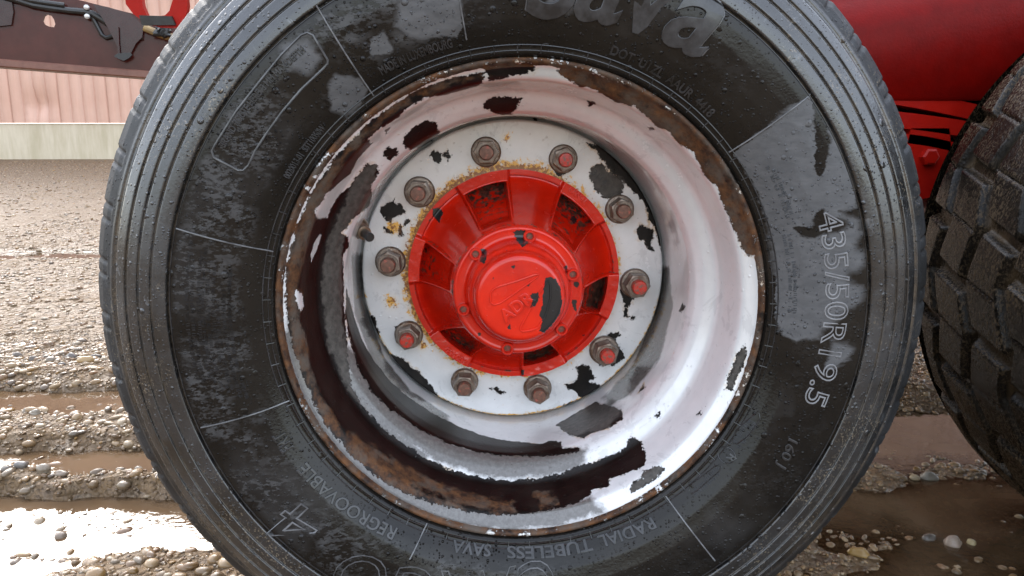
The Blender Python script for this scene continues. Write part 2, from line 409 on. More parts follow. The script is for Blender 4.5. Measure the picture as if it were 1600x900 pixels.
RUBBER = rubber_mat(); LETTER = letter_mat()
LETTER_GLINT = letter_mat('glint_rubber', (0.035, 0.035, 0.036), (0.095, 0.096, 0.10)); LETTER_FACE = letter_mat('letter_face_rubber', (0.014, 0.014, 0.015), (0.045, 0.046, 0.049))  # first one: pale colour stands for glints on raised edges
RIM_P = paint_white('chipped_white_paint')
RED_HUB = red_mat('worn_red_paint')
RED_SHADED = red_mat('shaded_red_panel_paint', (0.15, 0.002, 0.001), (0.11, 0.0015, 0.0008), wear=False, rough=(0.34, 0.44), bump=0.3, coat=0.0, spec=0.10)  # the springs' red, darkened for the shade on the body
RED = red_mat('red_gloss_paint', (0.34, 0.007, 0.0025), (0.27, 0.004, 0.0015), wear=False, rough=(0.32, 0.42), bump=0.25, coat=0.0, spec=0.22)
MAROON = red_mat('dark_maroon_paint', (0.070, 0.016, 0.012), (0.050, 0.011, 0.008), wear=False, rough=(0.1, 0.18), bump=0.04, coat=0.0, spec=0.22)
MAROON_DARK = red_mat('darker_maroon_paint', (0.030, 0.004, 0.004), (0.020, 0.003, 0.003), wear=False, rough=(0.2, 0.3), bump=0.05, coat=0.2, spec=0.3)  # darker maroon, made for the plate that imitates a reflection
STEEL = simple('greasy_steel', (0.30, 0.25, 0.205), (0.16, 0.12, 0.095), 90, (0.32, 0.5), 0.55, 0.3, 300, 0.0008, (60, 0.52, 0.62, (0.13, 0.07, 0.04)))
RUSTY = simple('rusty_stud', (0.20, 0.095, 0.06), (0.11, 0.055, 0.04), 160, (0.35, 0.55), 0.2, 0.4, 400, 0.0008, (120, 0.55, 0.62, (0.38, 0.10, 0.07)))
STUD_RED = simple('red_stud_paint', (0.55, 0.035, 0.018), (0.40, 0.03, 0.02), 160, (0.2, 0.4), 0, 0.5, 300, 0.001, (150, 0.50, 0.60, (0.17, 0.085, 0.06)))
BLACKP = simple('black_plastic', (0.012, 0.012, 0.012), (0.022, 0.021, 0.02), 50, (0.3, 0.5))
BRASS = simple('dull_brass', (0.30, 0.22, 0.15), (0.18, 0.12, 0.085), 120, (0.3, 0.45), 0.7)
EDGE = simple('worn_beam_edge', (0.20, 0.085, 0.055), (0.13, 0.05, 0.035), 25, (0.35, 0.5))
YELLOW = simple('yellow_hose', (0.33, 0.22, 0.08), (0.20, 0.13, 0.06), 80, (0.4, 0.6))
BRIGHT = simple('zinc_fitting', (0.62, 0.60, 0.58), (0.45, 0.44, 0.42), 90, (0.25, 0.4), 0.5)

# ------------------------------------------------------------------ the setting: ground, water, gravel
def gx(px, py): return at_z(px, py, 0.0)
def ybreak(py, px=100): return float(gx(px, py)[1])
LEFT = [(-0.6, .012), (ybreak(905), .012), (ybreak(866), .006), (ybreak(852), -.036), (ybreak(790), -.040), (ybreak(771), -.032), (ybreak(764), .016), (ybreak(749), .018), (ybreak(742), -.034),
        (ybreak(702), -.036), (ybreak(694), -.010), (ybreak(684), .016), (ybreak(650), .014), (ybreak(641), -.012), (ybreak(636), -.034), (ybreak(602), -.034), (ybreak(596), -.008), (ybreak(584), .020),
        (ybreak(555), .012), (ybreak(520), .004), (ybreak(405), .004), (ybreak(400), -.022), (ybreak(392), -.022), (ybreak(388), .004), (20, .01), (90, .01)]
_r = lambda py: ybreak(py, 1480)
RIGHTP = [(-0.6, .006), (_r(905), -.020), (_r(880), -.021), (_r(842), -.024), (_r(825), -.026), (_r(770), -.030), (_r(748), -.021), (_r(728), -.014), (_r(708), -.020), (_r(700), -.036), (_r(645), -.036), (_r(632), -.010),
          (_r(615), .014), (_r(580), .012), (_r(540), -.010), (3.0, .004), (20, .01), (90, .01)]
LEFT.sort(); RIGHTP.sort()
WATER_Z = -0.018
def ground_h(x, y):
    wob = 0.05 * (fbm(x * 3.1 + 5, y * 1.6 + 3) - 0.47) * 2 + 0.028 * (fbm(x * 11, y * 9 + 3) - 0.47) * 2
    a = np.interp(y + wob, [p[0] for p in LEFT], [p[1] for p in LEFT]); b = np.interp(y + wob, [p[0] for p in RIGHTP], [p[1] for p in RIGHTP])
    t = sstep(-0.1, 0.35, x); h = a * (1 - t) + b * t
    h = h - 0.045 * sstep(-0.60, -0.70, x + 0.1 * (fbm(x * 9, y * 9) - .47)) * sstep(0.2, 0.3, y) * (1 - sstep(ybreak(800), ybreak(780), y))
    near = np.clip(1 - (np.abs(y - 1) + np.abs(x) * 0.5) / 14, 0.0, 1)
    h = h + near * (0.030 * (fbm(x * 5, y * 5) - 0.47) + 0.016 * (fbm(x * 23, y * 23, 3) - 0.44))
    return h
def ground():
    def axis(lo, hi, step, far_lo, far_hi):
        a = list(np.arange(lo, hi, step)); q, st = hi, step
        while q < far_hi: a.append(q); st *= 1.16; q += st
        a.append(far_hi); q, st = lo, step
        while q > far_lo: st *= 1.16; q -= st; a.insert(0, max(q, far_lo))
        return np.array(sorted(set(a)))
    X = axis(-2.4, 2.4, 0.014, -150, 150); Y = axis(-0.5, 3.9, 0.012, -120, 160)
    gxx, gyy = np.meshgrid(X, Y, indexing='ij'); h = ground_h(gxx, gyy)
    V = np.stack([gxx, gyy, h], -1).reshape(-1, 3)
    m = NT('wet_gravel_ground')
    g = m.noise(3, 5, 0.6); st = m.vor(38); st2 = m.vor(95)
    cellc = m.vor(38, out='Color'); hv = m.n('SeparateColor'); m.set(hv.inputs[0], cellc)
    col = m.mix(m.ramp(g, 0.35, 0.65), (0.128, 0.075, 0.030), (0.172, 0.106, 0.047))
    col = m.mix(m.ramp(hv.outputs[0], 0.55, 1.0, 0, 0.7), col, (0.30, 0.24, 0.17)); col = m.mix(m.ramp(hv.outputs[1], 0.75, 1.0, 0, 0.8), col, (0.17, 0.13, 0.10))
    col = m.mix(m.ramp(m.noise(200, 4, 0.7), 0.42, 0.62), col, (0.17, 0.115, 0.07))
    # soaked mud low down by the water line
    z = m.n('SeparateXYZ'); m.set(z.inputs[0], m.obj())
    soak = m.ramp(z.outputs[2], -0.022, 0.012, 1.0, 0.0); col = m.mix(m.math('MULTIPLY', soak, 0.65), col, (0.12, 0.078, 0.043))
    rough = m.mixf(soak, m.ramp(m.noise(60, 3), 0.35, 0.65, 0.6, 0.85), 0.2)
    nb = m.bump(m.math('SUBTRACT', 1.0, st), 0.9, 0.02); nb = m.bump(m.math('SUBTRACT', 1.0, st2), 0.7, 0.008, nb); nb = m.bump(m.noise(170, 4, 0.7), 0.7, 0.004, nb)
    m.out(Base_Color=col, Roughness=rough, Normal=nb, Specular_IOR_Level=0.3)
    link('ground', mesh('ground', V, grid_faces(len(X), len(Y), False)[:, ::-1] if False else grid_faces(len(X), len(Y), False), True, mats=[m.m]), kind='structure')
    # muddy water lying in the ruts
    m = NT('muddy_water'); g = m.noise(5, 4, 0.6)
    col = m.mix(m.ramp(g, 0.35, 0.65), (0.105, 0.064, 0.034), (0.145, 0.092, 0.052))
    nb = m.bump(m.noise(26, 3, 0.5, m.scale((1, 1.6, 1))), 0.045, 0.006); nb = m.bump(m.noise(120, 2), 0.02, 0.002, nb)
    dif = m.n('BsdfDiffuse', Color=col); tr = m.n('BsdfTransparent', Color=(0.80, 0.70, 0.56)); gl = m.n('BsdfGlossy', Roughness=0.02); m.set(gl.inputs['Normal'], nb)
    mx = m.n('MixShader'); m.set(mx.inputs[0], m.attr('murk')); m.set(mx.inputs[1], tr.outputs[0]); m.set(mx.inputs[2], dif.outputs[0])
    fr = m.n('Fresnel', IOR=1.34); m.set(fr.inputs['Normal'], nb); m2 = m.n('MixShader'); m.set(m2.inputs[0], fr.outputs[0]); m.set(m2.inputs[1], mx.outputs[0]); m.set(m2.inputs[2], gl.outputs[0])
    m.t.links.new(m2.outputs[0], m.t.nodes['Material Output'].inputs[0])
    X = np.arange(-3.2, 3.4, 0.02); Y = np.arange(-0.45, 4.6, 0.015); gxx, gyy = np.meshgrid(X, Y, indexing='ij'); dep = np.maximum(WATER_Z - ground_h(gxx, gyy), 0)
    link('puddle_water', mesh('puddle_water', np.stack([gxx, gyy, np.full_like(gxx, WATER_Z)], -1).reshape(-1, 3), grid_faces(len(X), len(Y), False), True, attrs={'murk': (1 - np.exp(-dep / 0.007)).ravel()}, mats=[m.m]), kind='structure')
ground()

def ico(sub):
    import bmesh
    bm = bmesh.new(); bmesh.ops.create_icosphere(bm, subdivisions=sub, radius=1.0)
    v = np.array([p.co[:] for p in bm.verts]); f = np.array([[q.index for q in x.verts] for x in bm.faces]); bm.free(); return v, f
ICO1, ICO2, ICO3 = ico(1), ico(2), ico(3)
def stone_mat():
    m = NT('wet_stone'); c = m.attr('tint', 'Color'); g = m.noise(130, 5, 0.65)
    col = m.mix(m.ramp(g, 0.35, 0.7, 0, 0.5), c, m.mix(0.5, c, (0.16, 0.12, 0.085)))
    return m.out(Base_Color=col, Roughness=m.ramp(m.noise(30, 3), 0.35, 0.65, 0.12, 0.42), Normal=m.bump(m.noise(350, 4, 0.7), 0.35, 0.001))
STONE = stone_mat()
TINTS = np.array([(0.44, 0.35, 0.25), (0.50, 0.42, 0.32), (0.36, 0.26, 0.17), (0.55, 0.50, 0.43), (0.26, 0.21, 0.165), (0.40, 0.27, 0.18), (0.46, 0.32, 0.14), (0.31, 0.28, 0.25), (0.20, 0.165, 0.14)])
def scatter(name, P, size, base, seed):
    r = np.random.default_rng(seed); bv, bf = base; n = len(P)
    ax = np.stack([r.uniform(0.7, 1.45, n), r.uniform(0.65, 1.1, n), r.uniform(0.4, 0.7, n)], 1) * size[:, None]
    d = bv[None] * (1 + 0.26 * np.sin(bv[None, :, [1, 2, 0]] * r.uniform(1.5, 3.5, (n, 1, 3)) + r.uniform(0, 6, (n, 1, 3))).sum(-1, keepdims=True) / 2)
    d = d * ax[:, None]; a = r.uniform(0, 2 * PI, n); b = r.uniform(-0.5, 0.5, n)
    c_, s_ = np.cos(b)[:, None], np.sin(b)[:, None]; y, z = d[..., 1] * c_ - d[..., 2] * s_, d[..., 1] * s_ + d[..., 2] * c_
    c_, s_ = np.cos(a)[:, None], np.sin(a)[:, None]; x, y = d[..., 0] * c_ - y * s_, d[..., 0] * s_ + y * c_
    V = np.stack([x, y, z], -1) + P[:, None]; Fc = bf[None] + (np.arange(n) * len(bv))[:, None, None]
    t = TINTS[r.choice(len(TINTS), n, p=[.2, .2, .14, .1, .09, .09, .05, .08, .05])] * r.uniform(0.32, 0.60, (n, 1)) * np.array([1.0, 0.80, 0.55])
    tint = np.repeat(np.concatenate([t, np.ones((n, 1))], 1), len(bv), 0)
    link(name, mesh(name, V.reshape(-1, 3), Fc.reshape(-1, 3), True, attrs={'tint': tint}, mats=[STONE]), kind='stuff')
def gravel():
    r = np.random.default_rng(11)
    def place(n, x0, x1, y0, y1, s0, s1, keep_dry, pw=2.2):
        x = r.uniform(x0, x1, n); y = r.uniform(y0, y1, n); s = s0 + (s1 - s0) * r.random(n) ** pw; h = ground_h(x, y)
        cl = fbm(x * 3 + 9, y * 5 + 2, 3); top = h + s * 0.75
        ok = ((h > WATER_Z + 0.004) & (r.random(n) < 0.35 + 1.3 * cl)) | ((top > WATER_Z + 0.002) & (r.random(n) < keep_dry)) | ((r.random(n) < 0.012) & (y < 3)) | ((h < WATER_Z) & (y < 1.7) & (r.random(n) < np.where(x > 0, 1.0, 0.3) * sstep(0.40, 0.60, fbm(x * 7 + 3, y * 13 + 8, 3))))
        wet = h < WATER_Z - 0.02; z = np.where(wet, WATER_Z - s * 0.25, h + s * 0.02)
        return np.stack([x, y, z], 1)[ok], s[ok]
    P, s = place(10000, -1.7, -0.15, 0.0, 1.55, 0.004, 0.0135, 0.4, 2.6); scatter('near_gravel', P, s, ICO2, 3)
    P, s = place(30000, -1.7, -0.15, 0.0, 1.7, 0.0016, 0.005, 0.3, 1.6); scatter('grit', P, s, ICO1, 13)
    P, s = place(34000, 0.25, 1.6, 0.0, 1.6, 0.0014, 0.0045, 0.3, 1.6); scatter('grit', P, s, ICO1, 14)
    P, s = place(14000, 0.25, 1.5, 0.0, 1.5, 0.003, 0.010, 0.5, 3); scatter('near_gravel', P, s, ICO2, 4)
    P, s = place(22000, -3.2, 2.2, 1.5, 5.0, 0.004, 0.015, 0.2, 3.5); scatter('gravel', P, s, ICO1, 5)
    P, s = place(22000, -10, 4, 5.0, 17.2, 0.008, 0.022, 0.2, 3); scatter('far_gravel', P, s, ICO1, 6)
gravel()

def pebble(px, py, wpx, tint, label, group=None, flat=0.7, seed=0):
    r = np.random.default_rng(100 + seed); p = at_z(px, py, WATER_Z + 0.004); k = wpx / F * (p[1] - CAM[1]) / 2
    bv, bf = ICO3; d = bv * (1 + 0.13 * np.sin(bv[:, [1, 2, 0]] * r.uniform(1.5, 3.2, 3) + r.uniform(0, 6, 3)).sum(-1, keepdims=True) + 0.05 * np.sin(bv[:, [2, 0, 1]] * r.uniform(4, 7, 3) + r.uniform(0, 6, 3)).sum(-1, keepdims=True))
    V = d * np.array([k, k * r.uniform(0.75, 1.0), k * flat])
    o = link('pebble', mesh('pebble', V, bf, True, attrs={'tint': np.tile((*(q * .75 for q in tint), 1), (len(V), 1))}, mats=[STONE]), loc=(p[0], p[1] , max(float(ground_h(np.array([p[0]]), np.array([p[1]]))[0]), WATER_Z - k * 0.1) + k * flat * 0.35))
    o.rotation_euler[2] = r.uniform(-0.5, 0.5); tag(o, label, 'stone', group)
pebble(1341, 862, 30, (0.36, 0.22, 0.065), 'smooth yellow-orange pebble in muddy water right of the smooth tyre', seed=1)
pebble(1490, 846, 30, (0.36, 0.28, 0.22), 'rounded pinkish grey pebble half sunk in the puddle by the off-road tyre', seed=2)
pebble(1518, 846, 18, (0.46, 0.37, 0.20), 'small pale yellow pebble touching the pinkish grey one', seed=3)
pebble(1453, 838, 22, (0.13, 0.115, 0.10), 'dark jagged stone left of the pinkish grey pebble', seed=4)
pebble(1450, 743, 26, (0.22, 0.20, 0.16), 'domed grey-green stone among gravel between the two tyres', seed=5)
pebble(1428, 745, 16, (0.42, 0.33, 0.20), 'tan stone beside the domed grey-green stone between the tyres', seed=6)
pebble(94, 834, 22, (0.30, 0.23, 0.17), 'lone brown pebble standing in the bright white puddle', seed=7)
pebble(252, 866, 20, (0.34, 0.17, 0.11), 'reddish brown stone in wet gravel below the bright puddle', seed=8)
pebble(62, 648, 18, (0.42, 0.30, 0.18), 'orange-tan stone at the edge of the upper brown rut', seed=9)
pebble(136, 583, 20, (0.46, 0.30, 0.13), 'orange-yellow stone on the gravel above the upper brown rut', seed=10)
ORD = ['leftmost', 'second from left', 'third from left', 'fourth from left', 'fifth from left', 'sixth from left', 'seventh from left', 'eighth from left', 'ninth from left', 'tenth from left', 'eleventh from left', 'twelfth from left', 'rightmost']
tone = lambda k: ['sand-coloured', 'pale', 'tan', 'whitish', 'dark brown', 'reddish', 'ochre', 'grey', 'blackish'][k]
for i, (px, py, w) in enumerate([(16, 756, 20), (38, 752, 20), (72, 757, 26), (97, 758, 20), (118, 750, 12), (138, 754, 22), (156, 752, 16), (175, 748, 18), (192, 755, 14), (208, 750, 12), (220, 756, 14), (233, 749, 16), (246, 757, 12)]):
    k = [4, 7, 0, 2, 3, 0, 1, 3, 2, 5, 1, 8, 0][i]; pebble(px, py, w, tuple(TINTS[k] * 0.6), '%s wet stone, %s in the ridge of stones above the bright puddle' % (tone(k), ORD[i]), 'stones in the ridge above the bright puddle', seed=20 + i)
for i, (px, py, w) in enumerate([(30, 570, 16), (55, 574, 14), (80, 578, 18), (98, 584, 14), (112, 572, 16), (152, 572, 14)]):
    k = [4, 4, 0, 7, 8, 4][i]; pebble(px, py, w, tuple(TINTS[k] * 0.6), '%s wet stone, %s in the gravel above the upper brown rut' % (tone(k), ORD[i] if i < 5 else 'rightmost'), 'stones above the upper brown rut', seed=40 + i)
for i, (px, py, w) in enumerate([(44, 660, 12), (58, 664, 14), (120, 655, 14), (134, 652, 16), (160, 655, 14), (170, 660, 14)]):
    k = [0, 1, 2, 3, 6, 2][i]; pebble(px, py, w, tuple(TINTS[k] * 0.6), '%s wet stone, %s in the gravel below the upper brown rut' % (tone(k), ORD[i] if i < 5 else 'rightmost'), 'stones below the upper brown rut', seed=60 + i)

# ------------------------------------------------------------------ the shed far behind
def shed():
    y0 = float(gx(100, 249.5)[1]); root = bpy.data.objects.new('shed', None); COL.objects.link(root); root.location = (0, y0, 0)
    tag(root, 'shed far behind with pale pink ribbed cladding above a stained concrete base', 'building')
    zp = float(at_y(100, 192.5, y0)[2])
    roof = lambda x: 14.3 - 0.44 * abs(x - 4.5)
    pm = NT('pink_cladding'); g = pm.noise(1.2, 4); sx = pm.noise(3, 4, 0.6, pm.scale((6, 1, 0.5)))
    col = pm.mix(pm.ramp(g, 0.35, 0.65), (0.58, 0.335, 0.245), (0.63, 0.385, 0.29)); col = pm.mix(pm.ramp(sx, 0.45, 0.7, 0, 0.25), col, (0.47, 0.26, 0.17))
    pm.out(Base_Color=col, Roughness=0.42)
    W, nr = 1.08, 4; pitch = W / nr
    def sheet(x0, bend=False):
        xs, ys = [], []
        for k in range(nr):
            for dx, dy in ((0, 0), (0.006, 0.022), (0.032, 0.022), (0.038, 0)): xs.append(k * pitch + dx); ys.append(dy)
        xs.append(W + 0.012); ys.append(0.006)
        xs, ys = np.array(xs), np.array(ys); nz = 22; V = []
        for x, y in zip(xs, ys):
            for j in range(nz):
                zt = roof(x0 + x); t = j / (nz - 1); z = zp + 0.0 + (zt - zp) * (t ** 2.2)
                yy = y - 0.02
                if bend:      # the knocked-in place low on one sheet
                    q = math.exp(-((x - 0.62) / 0.26) ** 2 - ((z - zp - 0.42) / 0.24) ** 2); yy += 0.13 * q - 0.05 * math.exp(-((x - 0.3) / 0.1) ** 2 - ((z - zp - 0.36) / 0.06) ** 2)
                V.append((x, yy, z))
        me = mesh('cladding_sheet', V, grid_faces(len(xs), nz, False), False, mats=[pm.m]); o = link('cladding_sheet', me, root, (x0, 0, 0))
        if bend: o['label'] = 'dented pink cladding sheet'
    xd = float(at_y(60, 165, y0)[0]); k0 = xd - 0.62
    for i in range(-17, 24): sheet(k0 + i * W, i == 0)
    cm = NT('stained_concrete'); v = cm.noise(2.4, 5, 0.65, cm.scale((2.2, 1, 0.35))); gg = cm.noise(30, 4)
    col = cm.mix(cm.ramp(v, 0.38, 0.62), (0.48, 0.405, 0.28), (0.58, 0.50, 0.37)); col = cm.mix(cm.ramp(cm.noise(1.1, 4, 0.6, cm.scale((2, 1, 0.3))), 0.5, 0.68, 0, 0.55), col, (0.40, 0.34, 0.22))
    cm.out(Base_Color=col, Roughness=0.8, Normal=cm.bump(gg, 0.4, 0.006))
    x0, x1 = k0 - 17 * W, k0 + 24 * W
    MB().box(((x0 + x1) / 2, 0.22, zp / 2 - 0.15), ((x1 - x0) / 2, 0.2, zp / 2 + 0.145)).build('concrete_base', cm.m, root)
    # roof planes behind the gable, and the far walls, so that it is a whole building
    rm = simple('grey_roof_sheet', (0.22, 0.21, 0.20), (0.3, 0.29, 0.28), 2, (0.5, 0.7)); b = MB()
    for sg in (-1, 1):
        xe = x0 - 0.3 if sg < 0 else x1 + 0.3
        a = np.array([4.5, -0.25, roof(4.5) + 0.03]); e = np.array([xe, -0.25, roof(xe) + 0.03]); D = np.array([0, 22, 0]); up = np.array([0, 0, 0.08])
        b.add([a, e, e + D, a + D, a + up, e + up, e + D + up, a + D + up], [(0, 1, 2, 3), (4, 5, 6, 7), (0, 1, 5, 4), (1, 2, 6, 5), (2, 3, 7, 6), (3, 0, 4, 7)])
    b.build('roof', rm, root, False)
    for xx in (x0, x1): MB().box((xx, 11, roof(xx) / 2), (0.06, 10.5, roof(xx) / 2)).build('side_wall', pm.m, root, False)
shed()

# ------------------------------------------------------------------ the trailer
trailer = bpy.data.objects.new('trailer', None); COL.objects.link(trailer); trailer.location = (0.8, 0.9, 0)
tag(trailer, 'red trailer standing on a worn white-rimmed wheel and a muddy off-road tyre', 'trailer')
bpy.context.view_layer.update()
TINV = Matrix.Translation((-0.8, -0.9, 0))
def group_part(name, loc, label=None):
    o = bpy.data.objects.new(name, None); COL.objects.link(o); o.parent = trailer; o.location = (loc[0] - 0.8, loc[1] - 0.9, loc[2])
    if label: o['label'] = label
    return o
wheel = group_part('wheel', (0, 0, AX_Z), 'wheel with smooth worn tyre and chipped white rim')

# tyre profile (radius, y), bead to shoulder to crown; the sidewall bulges towards the camera
TYP = np.array([(.2500, .014), (.2580, .004), (.2635, -.0030), (.2660, -.0075), (.2690, -.0090), (.2705, -.0080), (.2730, -.0095), (.2760, -.0115), (.284, -.0165), (.297, -.0230), (.315, -.0285), (.335, -.0318), (.352, -.0325), (.3615, -.0320),
                (.3625, -.0285), (.3640, -.0285), (.3648, -.0338), (.372, -.0335), (.3795, -.0322), (.3804, -.0288), (.3816, -.0286), (.3822, -.0316), (.394, -.0275), (.3950, -.0238), (.3963, -.0235), (.3969, -.0263), (.409, -.0200),
                (.4101, -.0160), (.4114, -.0156), (.4120, -.0185), (.4240, -.0098), (.4268, -.0030), (.4290, -.0020), (.4310, -.0030), (.447, .0110), (.458, .0260), (.4635, .0420), (.4650, .0600)])
def dens(P, step=0.0022):
    out = [P[0]]
    for a, b in zip(P[:-1], P[1:]):
        k = max(1, int(np.linalg.norm(b - a) / step))
        for j in range(1, k + 1): out.append(a + (b - a) * j / k)
    return np.array(out)
TYD = dens(TYP, 0.0011)
for _ in range(2):
    TYD[1:-1] = TYD[1:-1] * 0.6 + (TYD[:-2] + TYD[2:]) * 0.2
_tr, _ty = TYD[:, 0], TYD[:, 1]
tyre_y = lambda r: np.interp(r, np.maximum.accumulate(_tr), _ty)
TY_S = np.concatenate([[0], np.cumsum(np.hypot(np.diff(_tr), np.diff(_ty)))]); TY_PROF = (TY_S, _tr, _ty)
def tyre_pt(th, r, out=0.0):
    e = 0.002; dy = (tyre_y(r + e) - tyre_y(r - e)) / (2 * e); n = np.array([dy, -1.0]) / math.hypot(dy, 1)
    rr = r + n[0] * out; return (rr * math.cos(th), float(tyre_y(r)) + n[1] * out, rr * math.sin(th))
def on_tyre(px, py):
    h = hit(px, py, TY_PROF); return (h[0], h[2]) if h else None

FILM = [('add', [(618, -8), (722, -8), (722, 40), (716, 60), (690, 62), (660, 66), (640, 62), (628, 52), (620, 40), (617, 20)]),
        ('add', [(578, 62), (600, 55), (614, 75), (608, 85), (580, 86)]),
        ('add', [(515, 150), (525, 120), (560, 125), (572, 140), (560, 165), (540, 182), (518, 172)]),
        ('add', [(440, 70), (480, 60), (500, 90), (480, 110), (450, 100)]),
        ('add', [(1265, 150), (1290, 190), (1310, 220), (1323, 257), (1337, 287), (1338, 320), (1310, 330), (1323, 340), (1337, 343), (1345, 363), (1337, 373), (1333, 393), (1347, 397), (1348, 410), (1337, 420), (1323, 420), (1318, 433), (1327, 443), (1345, 450), (1345, 473), (1325, 481), (1310, 497), (1285, 515), (1280, 530), (1255, 532), (1245, 537), (1220, 525), (1212, 500), (1213, 450), (1207, 400), (1196, 350), (1182, 300), (1162, 265), (1142, 240)]),
        ('cut', [(1268, 158), (1285, 168), (1300, 220), (1291, 253), (1285, 277), (1277, 280), (1274, 250), (1275, 222), (1270, 200)]),
        ('cut', [(1243, 357), (1270, 355), (1273, 330), (1280, 323), (1290, 323), (1297, 340), (1320, 342), (1330, 350), (1320, 360), (1295, 364), (1293, 377), (1288, 364), (1273, 372), (1247, 367)]),
        ('add', [(1300, 532), (1325, 535), (1335, 545), (1325, 560), (1305, 570), (1290, 575), (1297, 555)]),
        ('add', [(885, 20), (915, 0), (905, -10), (860, -10), (850, 10)])]
def build_tyre():
    n = 1440; V, f, T = revolve(_tr, _ty, n); nv = len(_tr); R = np.tile(_tr, n); s = np.tile(TY_S, n)
    # sipes round the shoulder: slots cut into its edge
    ph = (np.degrees(T) / 7.5 + 0.27) % 1.0; rmask = sstep(.438, .4405, R)
    slot = np.maximum(np.exp(-((ph - 0.30) / 0.042) ** 2), 0.9 * np.exp(-((ph - 0.56) / 0.030) ** 2)) * rmask
    inner = ((ph > 0.30) & (ph < 0.56)) * rmask * 0.22
    dp = 0.0044 * np.maximum(slot, inner)
    V[:, 1] += dp * 0.9; rad = np.hypot(V[:, 0], V[:, 2]); k = 1 - dp * 0.12 / rad; V[:, 0] *= k; V[:, 2] *= k
    # slight waviness of a used sidewall
    side = sstep(.285, .30, R) * (1 - sstep(.352, .361, R)); V[:, 1] += side * 0.0012 * (fbm(np.cos(T) * 3 + 9, np.sin(T) * 3 + 9 + R * 22) - 0.47)
    film = rev_sdf(T, s, TY_PROF, FILM, 0.33)
    film = film - 0.0
    mott = side * sstep(-0.15, 0.2, -np.cos(T - math.radians(8))) ; mott = np.maximum(mott, side * 0.12)
    rib = sstep(.3625, .366, R) 
    shoulder = sstep(.430, .436, R)
    groove = sum(np.exp(-((R - rc) / .0013) ** 2) for rc in (.3632, .3810, .3957, .4108)) + np.exp(-((R - .4285) / .0022) ** 2)
    me = mesh('tyre', V, f, True, attrs={'film': film, 'mottle': mott, 'rib': rib, 'side': side, 'groove': groove, 'shoulder': shoulder}, mats=[RUBBER])
    link('tyre', me, wheel)
    # crown with circumferential grooves, and the far sidewall
    r2 = [(.4650, .0600)]
    y = .0600
    for g in range(4):
        a = .095 + g * .078; r2 += [(.467, a - .001), (.455, a + .002), (.455, a + .010), (.467, a + .013)]
    r2 += [(.465, .385), (.458, .415), (.44, .44), (.40, .458), (.35, .465), (.30, .455), (.262, .43), (.25, .42)]
    r2 = np.array(r2); V, f, T = revolve(r2[:, 0], r2[:, 1], 240); n_ = len(V)
    me = mesh('tread', V, f, True, attrs={'film': np.full(n_, .03), 'mottle': np.zeros(n_), 'rib': np.ones(n_), 'groove': np.zeros(n_), 'shoulder': np.ones(n_) * .5, 'side': np.zeros(n_)}, mats=[RUBBER]); sharp(me, 40)
    link('tread', me, wheel)
build_tyre()

# moulded lettering: text bent round the sidewall
def text_geo(body, size, ext, bevel=0.0, offset=0.0, shear=0.0, outline=False, spacing=1.0):
    cu = bpy.data.curves.new('t', 'FONT'); cu.body = body; cu.size = size; cu.extrude = ext; cu.offset = offset; cu.shear = shear; cu.space_character = spacing; cu.resolution_u = 4
    if outline: cu.fill_mode = 'NONE'; cu.extrude = 0; cu.bevel_depth = bevel; cu.bevel_resolution = 1
    elif bevel: cu.bevel_depth = bevel; cu.bevel_resolution = 1
    o = bpy.data.objects.new('t', cu); COL.objects.link(o); bpy.context.view_layer.update()
    me = bpy.data.meshes.new_from_object(o.evaluated_get(bpy.context.evaluated_depsgraph_get()))
    v = np.array([p.co[:] for p in me.vertices]); f = [tuple(p.vertices) for p in me.polygons]
    bpy.data.objects.remove(o); bpy.data.curves.remove(cu); bpy.data.meshes.remove(me)
    return v, f
def arc_text(body, p0, p1, height, ext=0.0009, mb=None, **kw):
    """letters whose baseline runs clockwise from pixel p0 to pixel p1"""
    a, b = on_tyre(*p0), on_tyre(*p1); ra = (a[1] + b[1]) / 2; dth = (a[0] - b[0]) % (2 * PI)
    v, f = text_geo(body, height / 0.72, ext, **kw); x0, x1 = v[:, 0].min(), v[:, 0].max()
    q = (v[:, 0] - x0) / (x1 - x0); rb = a[1] + (b[1] - a[1]) * q
    V = [tyre_pt(a[0] - dth * t, r + y, z) for t, r, y, z in zip(q, rb, v[:, 1], v[:, 2])]
    mb.add(V, f)
